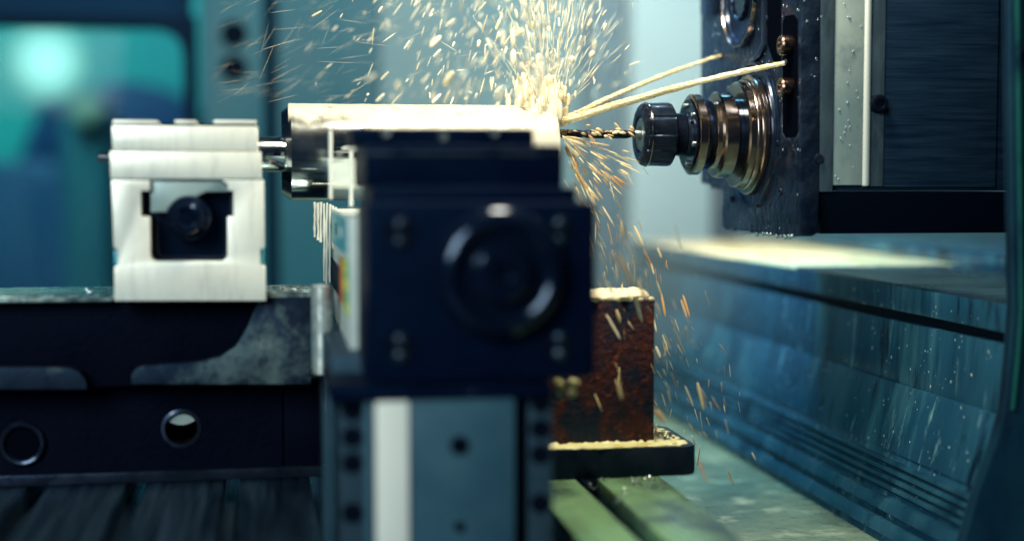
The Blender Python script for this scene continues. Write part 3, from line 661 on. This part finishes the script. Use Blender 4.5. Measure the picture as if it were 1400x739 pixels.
prism('under_skirt', [(XP + 0.0146, YH + 0.004, zu), (hx(1400), YH + 0.004, zu), (hx(1400), YH + 0.014, zd), (XP + 0.022, YH + 0.014, zd)], (0, 0.17, 0), 'groove', tu, 0.0006)

# ------------------------------------------------------------------ rusty block on its base plate
bp = tag(prism('base_plate', [Vector((x, y, -0.187)) for x, y in [(0.165, 0.985)] + [(0.2870 + 0.011 * math.sin(R(a)), 0.996 - 0.011 * math.cos(R(a))) for a in range(0, 91, 15)] + [(0.2870 + 0.011 * math.sin(R(a)), 1.062 - 0.011 * math.cos(R(a))) for a in range(90, 181, 15)] + [(0.165, 1.073)]], (0, 0, -0.021), 'plate', None, 0.0018),
         'dark wet base plate with rounded corner under the rusty block', 'plate')
rb = thing('rusty_block', 'rust covered iron block with cream foam on top standing on the base plate', 'block')
xr0, xr1 = U(735, 500, 1.0).x, U(895, 500, 1.0).x
box('block_body', xr0, xr1, 1.0, 1.058, -0.1868, -0.0830, 'rust', rb, 0.0016)
sph = []
for i in range(150):
    x = xr0 + rnd.random() * (xr1 - xr0 - 0.004) + 0.002; y = 1.002 + rnd.random() * 0.052
    sph.append((Vector((x, y, -0.0828 + 0.004 * max(0, noise.noise((x * 50, y * 50, 3))) )), 0.0020 + 0.0026 * rnd.random(), (1.6, 1.6, 0.8)))
for i in range(40):
    x = xr0 + rnd.random() * (xr1 - xr0 - 0.004) + 0.002
    sph.append((Vector((x, 1.0005, -0.0838 - 0.001 * rnd.random())), 0.0012 + 0.0010 * rnd.random(), (1.5, .5, 1.1)))
blob_mesh('foam_cap', sph, 0.0009, 'foam', rb, 3)
sph = []
for i in range(420):
    x = 0.172 + rnd.random() * 0.118; y = 0.987 + rnd.random() * 0.012 if x < xr1 + .002 else 0.988 + rnd.random() * 0.07
    sph.append((Vector((x, y, -0.1868)), 0.0012 + 0.0018 * rnd.random(), (1.8, 1.3, 0.45)))
for i in range(60):
    x = xr0 + rnd.random() * (xr1 - xr0)
    sph.append((Vector((x, 0.9990, -0.1860 + 0.0016 * rnd.random() ** 2)), 0.0006 + 0.0008 * rnd.random(), (1.6, 1.0, 0.8)))
o = blob_mesh('coolant_residue', sph, 0.0008, 'residue', bp, 3)
for i in range(16):                              # curled chips left on the plate corner and the tray
    ch_pts = []; on_plate = i < 6
    cx, cy, cz = ((0.268 + rnd.random() * 0.016, 1.0 + rnd.random() * 0.04, -0.1858) if on_plate else (0.285 + rnd.random() * 0.05, 0.88 + rnd.random() * 0.05, TRAY_Z + 0.0008))
    a0 = rnd.random() * 6; rr = 0.0018 + rnd.random() * 0.002
    for k in range(14):
        a = a0 + k * 0.75; ch_pts.append((cx + k * 0.0007 + rr * 0.4 * math.cos(a), cy + k * 0.0003 * math.sin(a0), cz + rr * (1 + math.sin(a)) * 0.7))
    tag(tube('metal_chip', ch_pts, 0.0005, 'steel', None, 5), 'tiny curled metal chip lying on the plate corner' if on_plate else 'tiny curled metal chip lying on the wet tray floor', 'chip', 'chips on the plate' if on_plate else 'chips on the tray')

for i in range(26):
    on_bed = i < 12
    cx, cy, cz = (rnd.uniform(-0.13, 0.028), YBD + rnd.uniform(0.018, 0.06), zt_ + 0.0010) if on_bed else (rnd.uniform(0.185, 0.262), rnd.uniform(0.89, 0.98), TABLE_Z + 0.0006)
    if on_bed and -0.110 < cx < 0.002: cx = 0.004 + rnd.random() * 0.024
    a0 = rnd.random() * 6; rr = 0.0012 + rnd.random() * 0.0016; dx, dy = math.cos(a0), math.sin(a0)
    cp_ = [(cx + k * 0.0006 * dx + rr * 0.4 * math.cos(a0 + k * .7), cy + k * 0.0006 * dy, cz + rr * (1 + math.sin(a0 + k * .7)) * 0.6) for k in range(12)]
    tag(tube('metal_chip', cp_, 0.0004, 'steel', None, 5), 'tiny curled metal chip lying on top of the iron bed' if on_bed else 'tiny curled metal chip lying on the green table rails', 'chip', 'chips on the bed' if on_bed else 'chips on the table')

# ------------------------------------------------------------------ foreground support vise
sv = thing('support_vise', 'large black vise with round end cap and warning stickers holding the workpiece', 'vise')
YD = 0.785
pbox('top_jaw', 480, 175, 730, 200, YD + 0.075, 0.06, 'black', sv, 0.002)
for px, py, mt in ((527, 181, 'steel'), (605, 187, 'steel'), (675, 181, 'steel')):
    c = U(px, py, YD + 0.075); lathe('jaw_screw', [(YD + 0.0725, 0.0), (YD + 0.0722, 0.0026), (YD + 0.0755, 0.0030)], (c.x, 0, c.z), mt, sv, 'Y', 20)
pbox('jaw_carrier', 497, 198, 771, 258, YD + 0.035, 0.09, 'black', sv, 0.003)
pbox('jaw_lip', 497, 208, 765, 213, YD + 0.0335, 0.004, 'bolt', sv, 0.0006)
pbox('shoulder', 507, 256, 790, 285, YD + 0.014, 0.08, 'black', sv, 0.0025)
pbox('end_block', 500, 276, 816, 521, YD, 0.075, 'black', sv, 0.004)
kc = U(683, 372, YD)
cap_ = lathe('end_cap', [(y_, r_ * 1.12) for y_, r_ in [(YD + 0.001, 0.0325), (YD - 0.003, 0.0325), (YD - 0.0070, 0.0315), (YD - 0.0100, 0.0295), (YD - 0.0120, 0.0265), (YD - 0.0125, 0.0240), (YD - 0.0115, 0.0222), (YD - 0.007, 0.0205), (YD - 0.007, 0.0150), (YD - 0.013, 0.0140), (YD - 0.0145, 0.0120), (YD - 0.0145, 0.0050), (YD - 0.0110, 0.0045), (YD - 0.0110, 0.0)]], (kc.x, 0, kc.z), 'black_gloss', sv, 'Y', 72)
for px, py in ((547, 318), (765, 316), (547, 474), (765, 472)):
    c = U(px, py, YD)
    lathe('bolt_recess', [(YD - 0.0006, 0.0), (YD - 0.0008, 0.0085), (YD + 0.001, 0.0090)], (c.x, 0, c.z), 'rubber', sv, 'Y', 28)
    for dy in (-11, 11):
        c = U(px, py + dy, YD)
        lathe('bolt', [(YD - 0.0042, 0.0), (YD - 0.0038, 0.0018), (YD - 0.0024, 0.0034), (YD - 0.0004, 0.0038)], (c.x, 0, c.z), 'bolt', sv, 'Y', 24)
# long body running back under the workpiece: pale side with stickers
XL = 0.0470
body = box('vise_body', XL, 0.158, YD + 0.0755, 1.15, -0.100, -0.0215, 'body_pale', sv, 0.001)
def S(px, py): return UX(px, py, XL)
def sticker(name, y0, y1, z0, z1, mat, t_=0.0006, parent=body):
    y0, y1 = (0.866 + (q - 0.80) * 0.8 for q in (y0, y1))
    return box(name, XL - t_, XL - 0.00005, y0, y1, z0, z1, mat, parent, 0)
sticker('teal_label', 0.815, 1.06, -0.0455, -0.0235, 'label_teal')
sticker('label_mark', 0.89, 0.915, -0.037, -0.031, 'label_white', 0.0009)
sticker('label_mark', 0.975, 0.985, -0.038, -0.030, 'rubber', 0.0009)
sticker('dark_label', 0.93, 1.10, -0.078, -0.058, 'black')
sticker('red_label', 0.875, 0.925, -0.079, -0.050, 'label_red', 0.0008)
sticker('green_label', 0.80, 0.872, -0.082, -0.048, 'label_green')
sticker('yellow_band', 0.812, 0.872, -0.067, -0.060, 'label_yellow', 0.0010)
sticker('yellow_band', 0.804, 0.840, -0.0800, -0.0745, 'label_yellow', 0.0010)
sticker('yellow_band', 0.845, 0.8718, -0.058, -0.049, 'label_yellow', 0.0010)
pbox('side_edge', 489, 284, 499.5, 510, YD + 0.078, 0.004, 'body_pale', sv, 0.0008)
box('body_foot', XL - 0.012, 0.150, YD + 0.05, 1.10, -0.130, -0.1002, 'pillar_dark', sv, 0.002)
# slim bright guide rods beside the jaw, with their cross pin
YR = 0.985
for px, y0, y1 in ((452, 178, 272), (480, 188, 282)):
    a = U(px, y0, YR); b = U(px, y1, YR)
    tube('guide_rod', [a, (a + b) / 2, b], 0.0013, 'white_strip', sv, 12)
tube('cross_pin', [U(468, 203, YR - .002), U(480, 203, YR - .004), U(506, 203, YR - 0.03)], [0.0008, 0.0016, 0.0026], 'white_strip', sv, 12)
# residue hanging under the end block
sph = [(U(760 + 12 * rnd.random() + 18 * (i % 2), 517 + 22 * rnd.random(), 0.87), 0.0010 + 0.0014 * rnd.random(), (1.4, 1, 1.1)) for i in range(14)]
blob_mesh('yellow_residue', sph, 0.0009, 'residue', sv, 3)

# pillar under the vise
pi = thing('support_pillar', 'steel pillar with reflection painted as a white strip, drilled plate and bolt-hole brackets under the vise', 'pillar')
YP = 0.79
zbm = TABLE_Z
def pil(name, l, t_, r, Y, depth, mat, bev=0.001):
    x0 = U(l, 640, Y).x; x1 = U(r, 640, Y).x
    return box(name, x0, x1, Y, Y + depth, zbm, U(600, t_, Y).z, mat, pi, bev)
pbox('head_plate', 448, 521.5, 752, 546, YP, 0.08, 'black', pi, 0.0015)
br = pil('bracket', 446, 532, 506, YP + 0.012, 0.05, 'pillar_dark', 0.002)
pil('bracket_flange', 446, 534, 454, YP + 0.006, 0.0055, 'pillar_blue', 0.0015)
pil('bracket_flange', 499, 546, 510, YP + 0.004, 0.0075, 'pillar_blue', 0.0015)
strip = pil('white_strip', 514, 547, 560, YP, 0.03, 'white_strip', 0.0018)  # polished steel's reflection painted as plain white
cp = pil('cover_plate', 561, 547, 704, YP + 0.001, 0.03, 'pillar_blue', 0.0008)
pil('gap_web', 705, 547, 722, YP + 0.014, 0.03, 'rubber', 0.0)
rbk = pil('bracket', 723, 532, 756, YP + 0.006, 0.05, 'pillar_dark', 0.002)
def hole(px, py, r, Y, parent, mat='rubber', rim='black_steel'):
    c = U(px, py, Y)
    lathe('bolt_hole', [(Y - 0.0005, 0.0), (Y - 0.0005, r * 0.8), (Y - 0.0013, r * 0.86), (Y - 0.0010, r), (Y + 0.001, r)], (c.x, 0, c.z), mat, parent, 'Y', 28)
for py in (560, 596, 632, 700): hole(481, py, 0.0058, YP + 0.012, br)
for py in (550, 585, 620, 687): hole(738, py, 0.0056, YP + 0.006, rbk)
hole(628, 608, 0.0052, YP + 0.001, cp); hole(628, 719, 0.0030, YP + 0.001, cp)
c = U(646, 536, YP); lathe('cap_screw', [(YP - 0.0022, 0.0), (YP - 0.0020, 0.0022), (YP + 0.0005, 0.0026)], (c.x, 0, c.z), 'chrome', pi, 'Y', 20)

# braided hose beside the bed
YHZ = 0.965
hp = U(441, 450, YHZ); z0, z1 = U(441, 512, YHZ).z, U(441, 391, YHZ).z
prf = []; k = 0; z = z0
while z < z1:
    prf += [(z, 0.0060), (z + 0.0006, 0.0068), (z + 0.0012, 0.0060)]; z += 0.00125
hs = tag(link('braided_hose', bm_lathe(prf, (hp.x, YHZ + 0.007, 0), 'Z', 36, lambda i, a, r: r + 0.00035 * math.cos(a * 18 + (i // 3) * math.pi)), 'braid', None, True), 'pale braided steel hose standing between the bed and the vise', 'hose')

# coolant trickles falling from the workpiece
for i, (px, top, bot) in enumerate(((430, 276, 324), (434, 277, 328), (439, 276, 331), (443, 278, 384), (447, 277, 388), (451, 279, 386), (455, 281, 340), (459, 283, 395))):
    a = U(px, top, YW - 0.03); b = U(px + rnd.uniform(-1, 1), bot, YW - 0.03)
    pts = [a.lerp(b, k / 8) + Vector((rnd.uniform(-1, 1) * 0.0002, 0, 0)) for k in range(9)]
    tag(tube('coolant_trickle', pts, [0.0006 + 0.0005 * rnd.random() for k in range(9)], 'white_strip', None, 8), 'thin thread of coolant falling from the underside of the cylinder', 'coolant', 'trickles under the workpiece')

# ------------------------------------------------------------------ coolant jets and splash
def jet(J, r0, r1, seed, label):
    pts = []; rad = []
    n_ = 90
    for k in range(n_ + 1):
        f = k / n_; p_ = J.lerp(IMP, f) + Vector((0, 0, 0.006 * 4 * f * (1 - f) * 0.6))
        wob = 0.00035 * noise.noise((f * 9, seed, 0))
        pts.append(p_ + Vector((0, wob, wob))); rad.append((r0 + (r1 - r0) * f) * (1 + 0.22 * noise.noise((f * 14, seed, 5)) + 0.22 * noise.noise((f * 60, seed, 9))))
    bmj = bm_tube(pts, rad, 14)
    for q in range(7):                           # loose strands round the core
        ph = q * 0.9 + seed; off = 0.55 + 0.5 * ((q * 37) % 10) / 10
        a_, b_ = sorted((rnd.uniform(0.05, 0.9), rnd.uniform(0.3, 1.0)))
        sp_ = [pts[k] + Vector((0, math.cos(ph + k * .012), math.sin(ph + k * .012))) * rad[k] * off for k in range(int(a_ * n_), max(int(b_ * n_), int(a_ * n_) + 4)) if k <= n_]
        bm_tube(sp_, [rad[0] * 0.45 * math.sin(math.pi * (k + .6) / (len(sp_) + .2)) + 0.0001 for k in range(len(sp_))], 8, bmj)
    tag(link('coolant_jet', bmj, 'jet', None, True, 60), label, 'coolant jet', 'coolant jets')
jet(J1, 0.0013, 0.0026, 1.0, 'upper cream coolant jet arcing from the nozzle beside the empty socket')
jet(J2, 0.0018, 0.0031, 7.0, 'lower cream coolant jet crossing in front of the stepped rings')

SPX = XW1 - 0.006
sph = []
for i in range(420):
    f = rnd.random() ** 1.5; lean = rnd.gauss(0, 0.011)
    x = SPX + rnd.gauss(0, 0.0035) + lean * (0.5 + f) - 0.006 * f; y = AY + rnd.gauss(0, 0.009); z = WZ + WR - 0.006 + f * 0.032
    sph.append((Vector((x, y, z)), (0.0030 * (1 - f) + 0.0007) * rnd.uniform(.6, 1.2), (0.75, .9, 2.6)))
for i in range(70):                              # wash over the end face round the entry
    a = rnd.random() * 6.28; r = 0.004 + 0.016 * rnd.random()
    sph.append((Vector((XW1 + 0.0015, AY + r * math.cos(a), min(AZ + r * math.sin(a) + 0.006, WZ + WR))), 0.0018 + 0.0018 * rnd.random(), (1.2, 1, 1.3)))
stuff(blob_mesh('coolant_splash', sph, 0.0009, 'foam', None, 6), 'dense cream coolant splash bursting up over the workpiece end', 'splash')

# ------------------------------------------------------------------ flying droplets
def drop_mesh(name, mat, seed):
    """an elongated, slightly lopsided drop, about 1 unit in radius along Z from -1 to 1"""
    bm = bmesh.new(); n_ = 8; rr = random.Random(seed)
    prof = [(-1, 0), (-0.93, 0.5), (-0.6, 0.92), (0.1, 1.0), (0.6, 0.85), (0.92, 0.45), (1, 0)]
    prof = [(z, r * rr.uniform(0.85, 1.1)) for z, r in prof]
    bm_lathe(prof, (0, 0, 0), 'Z', n_, None, bm)
    me = bpy.data.meshes.new(name); bmesh.ops.recalc_face_normals(bm, faces=bm.faces); bm.to_mesh(me); bm.free()
    for p_ in me.polygons: p_.use_smooth = True
    me.materials.append(M[mat]); return me
DM = [drop_mesh('coolant_droplet', 'coolant', s) for s in range(4)]
DA = [drop_mesh('coolant_droplet', 'spray_amber', s) for s in range(9, 12)]

def sdir(angle):       # unit vector in the X-Z plane; angle in degrees from +X towards +Z
    return Vector((math.cos(R(angle)), rnd.uniform(-0.35, 0.35), math.sin(R(angle)))).normalized()

def place(px, py, Y, ang, half, r):
    p_ = U(px, py, Y); d = sdir(ang)
    q = d.to_track_quat('Z', 'Y').to_matrix().to_4x4()
    return Matrix.Translation(p_) @ q @ Matrix.Diagonal((r, r, half, 1))

def sample_above():
    """photo position, direction and size for spray over the workpiece"""
    while True:
        u = rnd.random()
        if u < 0.42: px = rnd.gauss(738, 42)
        elif u < 0.85: px = rnd.gauss(640, 85)
        else: px = rnd.uniform(420, 880)
        py = rnd.uniform(-30, 150)
        if px > 870 or px < 400 or (px < 520 and rnd.random() < .45): continue
        if px < 690 and py > 138: continue
        if px > 770 and py > 60 + rnd.random() * 80 and rnd.random() < .7: continue
        break
    if px > 700:
        ang = math.degrees(math.atan2(240 - py, px - 742)) + rnd.gauss(0, 14)
    else:
        ang = 32 + (px - 380) / 320 * 46 + rnd.gauss(0, 13)
    if rnd.random() < 0.12: ang = rnd.uniform(0, 180)
    return px, py, ang

LAB_UP = 'cream coolant droplet flying above the wet cylinder'
LAB_DN = 'amber and cream coolant droplet falling below the drill'
def single(mtx, me, label, group):
    o_ = bpy.data.objects.new('coolant_droplet', me); COL.objects.link(o_); o_.matrix_world = mtx
    tag(o_, label, 'droplet', group)
for i in range(252):
    px, py, ang = sample_above()
    Y = rnd.choice((rnd.uniform(1.04, 1.16), rnd.uniform(0.84, 1.04), rnd.uniform(1.12, 1.42)))
    r = 0.00042 * (3.9 ** rnd.random()); asp = rnd.uniform(2.0, 4.0) * (0.0014 / r) ** 0.7
    if i < 36:                                   # the fat round ones rising from the burst
        px = rnd.gauss(722, 34); py = 150 - 175 * rnd.random() ** 0.9; ang = 90 + rnd.gauss(0, 22)
        r = 0.0009 * (3.2 ** rnd.random()); asp = rnd.uniform(1.1, 3.2)
    elif rnd.random() < 0.22:
        r *= 1.6; asp = rnd.uniform(1.1, 2.6)
    single(place(px, py, Y, ang, r * asp, r), rnd.choice(DM), LAB_UP, 'droplets above the workpiece')
def sample_below():
    f = rnd.random() ** 0.8
    px = 775 + 175 * f + rnd.gauss(0, 26 + 22 * f); py = 205 + 380 * f + rnd.gauss(0, 45)
    ang = -72 + rnd.gauss(0, 10) + (14 if py < 300 else 0)
    if py < 260: ang = -52 + rnd.gauss(0, 14)
    return px, py, ang
k = 0
while k < 46:
    px, py, ang = sample_below()
    if px < 775 or py < 196: continue
    k += 1
    Y = rnd.uniform(0.90, 1.16); r = rnd.uniform(0.0008, 0.0016)
    single(place(px, py, Y, ang, r * rnd.uniform(2.5, 9), r * rnd.uniform(.5, 1.1)), rnd.choice(DA if rnd.random() < .65 else DM), LAB_DN, 'droplets below the drill')

def spray(name, items, mat, label):
    """many fine drops in one mesh"""
    vs_, fs_ = [], []
    prof = [(-1, 0.25), (-0.4, 1.0), (0.4, 0.9), (1, 0.2)]
    for mtx in items:
        b0 = len(vs_)
        for z, r in prof:
            for k_ in range(5):
                a = 2 * math.pi * k_ / 5; vs_.append(mtx @ Vector((r * math.cos(a), r * math.sin(a), z)))
        for j in range(3):
            for k_ in range(5):
                fs_.append((b0 + j * 5 + k_, b0 + j * 5 + (k_ + 1) % 5, b0 + j * 5 + 5 + (k_ + 1) % 5, b0 + j * 5 + 5 + k_))
        fs_.append(tuple(b0 + k_ for k_ in range(4, -1, -1))); fs_.append(tuple(b0 + 15 + k_ for k_ in range(5)))
    me = bpy.data.meshes.new(name); me.from_pydata(vs_, [], fs_); me.materials.append(M[mat])
    for p_ in me.polygons: p_.use_smooth = True
    o_ = bpy.data.objects.new(name, me); COL.objects.link(o_); return stuff(o_, label, 'spray')
items = []
for i in range(520):
    px, py, ang = sample_above()
    Y = rnd.uniform(0.95, 1.5); r = rnd.uniform(0.00018, 0.00055)
    items.append(place(px, py, Y, ang, r * rnd.uniform(4, 16), r))
for i in range(240):                             # fan of fine threads at the impact
    a = rnd.gauss(84, 20); d = rnd.uniform(30, 170)
    px = 748 + d * math.cos(R(a)); py = 168 - d * math.sin(R(a))
    r = rnd.uniform(0.00015, 0.0004)
    items.append(place(px, py, AY + rnd.gauss(0, 0.03), a + rnd.gauss(0, 4), rnd.uniform(0.004, 0.012), r))
for i in range(150):                             # mist of long thin threads drifting left
    px = 700 - 400 * rnd.random() ** 0.8; py = rnd.uniform(-10, 145)
    r = rnd.uniform(0.00003, 0.00008)
    items.append(place(px, py, rnd.uniform(0.98, 1.35), rnd.choice((rnd.gauss(8, 10), rnd.gauss(40, 14))), rnd.uniform(0.005, 0.016), r))
spray('coolant_spray', items, 'coolant', 'fine cream coolant spray fanning up and drifting left above the workpiece')
items = []
for i in range(260):
    px, py, ang = sample_below()
    if px < 772 or py < 190: continue
    r = rnd.uniform(0.00018, 0.0005)
    items.append(place(px, py, rnd.uniform(0.95, 1.2), ang, r * rnd.uniform(6, 22), r))
for i in range(120):
    a = rnd.uniform(-75, -8); d = rnd.uniform(8, 110)
    r = rnd.uniform(0.0003, 0.0009)
    items.append(place(768 + d * math.cos(R(a)), 185 - d * math.sin(R(a)), AY + rnd.uniform(-0.04, 0.03), a, rnd.uniform(0.003, 0.007), r))
for i in range(26):                              # clots riding on the drill
    items.append(place(rnd.uniform(768, 868), 181 + rnd.gauss(0, 5), AY - 0.003, rnd.uniform(-50, 20), rnd.uniform(0.0015, 0.004), rnd.uniform(0.0006, 0.0016)))
spray('coolant_spray', items, 'spray_amber', 'fine amber coolant spray falling from the drill towards the tray')

# ------------------------------------------------------------------ beads of water on the wet surfaces
def beads(name, pts, label):
    vs_, fs_ = [], []
    bm = bmesh.new(); bmesh.ops.create_icosphere(bm, subdivisions=1, radius=1)
    base = [v.co.copy() for v in bm.verts]; bm.verts.index_update(); faces = [tuple(v.index for v in f.verts) for f in bm.faces]; bm.free()
    for p_, r, st in pts:
        b0 = len(vs_)
        vs_ += [Vector((p_[0] + v.x * r * st[0], p_[1] + v.y * r * st[1], p_[2] + v.z * r * st[2])) for v in base]
        fs_ += [tuple(b0 + i_ for i_ in f) for f in faces]
    me = bpy.data.meshes.new(name); me.from_pydata(vs_, [], fs_); me.materials.append(M['bead'])
    for p_ in me.polygons: p_.use_smooth = True
    o_ = bpy.data.objects.new(name, me); COL.objects.link(o_); return stuff(o_, label, 'water')
pts = []
for i in range(300):
    y = rnd.uniform(0.92, 1.45); z = rnd.uniform(TRAY_Z + 0.004, A0[1] - 0.002); x = face_x(z)
    if x is None: continue
    pts.append(((x, y, z), rnd.choice((0.0003, 0.0004, 0.0006, 0.0008)), (0.6, 1, rnd.uniform(0.9, 2.2))))
for i in range(120):
    pts.append(((rnd.uniform(A0[0] + .003, 0.64), rnd.uniform(0.92, 1.4), A0[1]), rnd.uniform(0.0006, 0.0016), (1, 1, 0.6)))
beads('water_beads', pts, 'clear water beads clinging to the blue way cover panels')
pts = []
for i in range(70):                              # under the turret edge
    f = rnd.random(); p_ = F(992 + 94 * f, 314 + 9 * f); pts.append(((p_.x + rnd.uniform(-0.0005, 0.008), p_.y, p_.z + 0.0001), rnd.uniform(0.0006, 0.0014), (1, 1, 1.2)))
for i in range(13):
    f = rnd.random(); p_ = F(992 + 94 * f, 314 + 9 * f); r = rnd.uniform(0.0010, 0.0019)
    pts.append(((p_.x + 0.001, p_.y, p_.z - r * 0.5), r, (.9, .9, 1.5)))
for i in range(150):
    px, py = rnd.uniform(962, 1094), rnd.uniform(0, 312)
    if px < 990 and py > 250: continue
    p_ = F(px, py); pts.append(((XP, p_.y, p_.z), rnd.choice((0.0004, 0.0006, 0.0009)), (0.6, 1, 1.3)))
for i in range(50):
    p_ = U(rnd.uniform(1098, 1180), rnd.uniform(0, 255), YH); pts.append(((p_.x, YH + 0.0006, p_.z), rnd.uniform(0.0004, 0.0009), (1, .6, 1.4)))
beads('water_beads', pts, 'clear water beads clinging to the black turret face')

# ------------------------------------------------------------------ fine mist hanging behind the cut
bm = bmesh.new(); bmesh.ops.create_icosphere(bm, subdivisions=4, radius=1)
for v in bm.verts:
    v.co = Vector((0.35 + v.co.x * 0.27, 1.62 + v.co.y * 0.42, 0.14 + v.co.z * 0.36))
mm = bpy.data.materials.new('mist'); mm.use_nodes = True; nt = mm.node_tree; nt.nodes.clear()
ou = nt.nodes.new('ShaderNodeOutputMaterial'); vo = nt.nodes.new('ShaderNodeVolumePrincipled')
vo.inputs['Color'].default_value = (0.86, 0.92, 0.93, 1); vo.inputs['Density'].default_value = 0.23
nt.links.new(vo.outputs[0], ou.inputs['Volume'])
stuff(link('coolant_mist', bm, mm, None, True), 'faint pale coolant mist hanging behind the workpiece', 'mist')
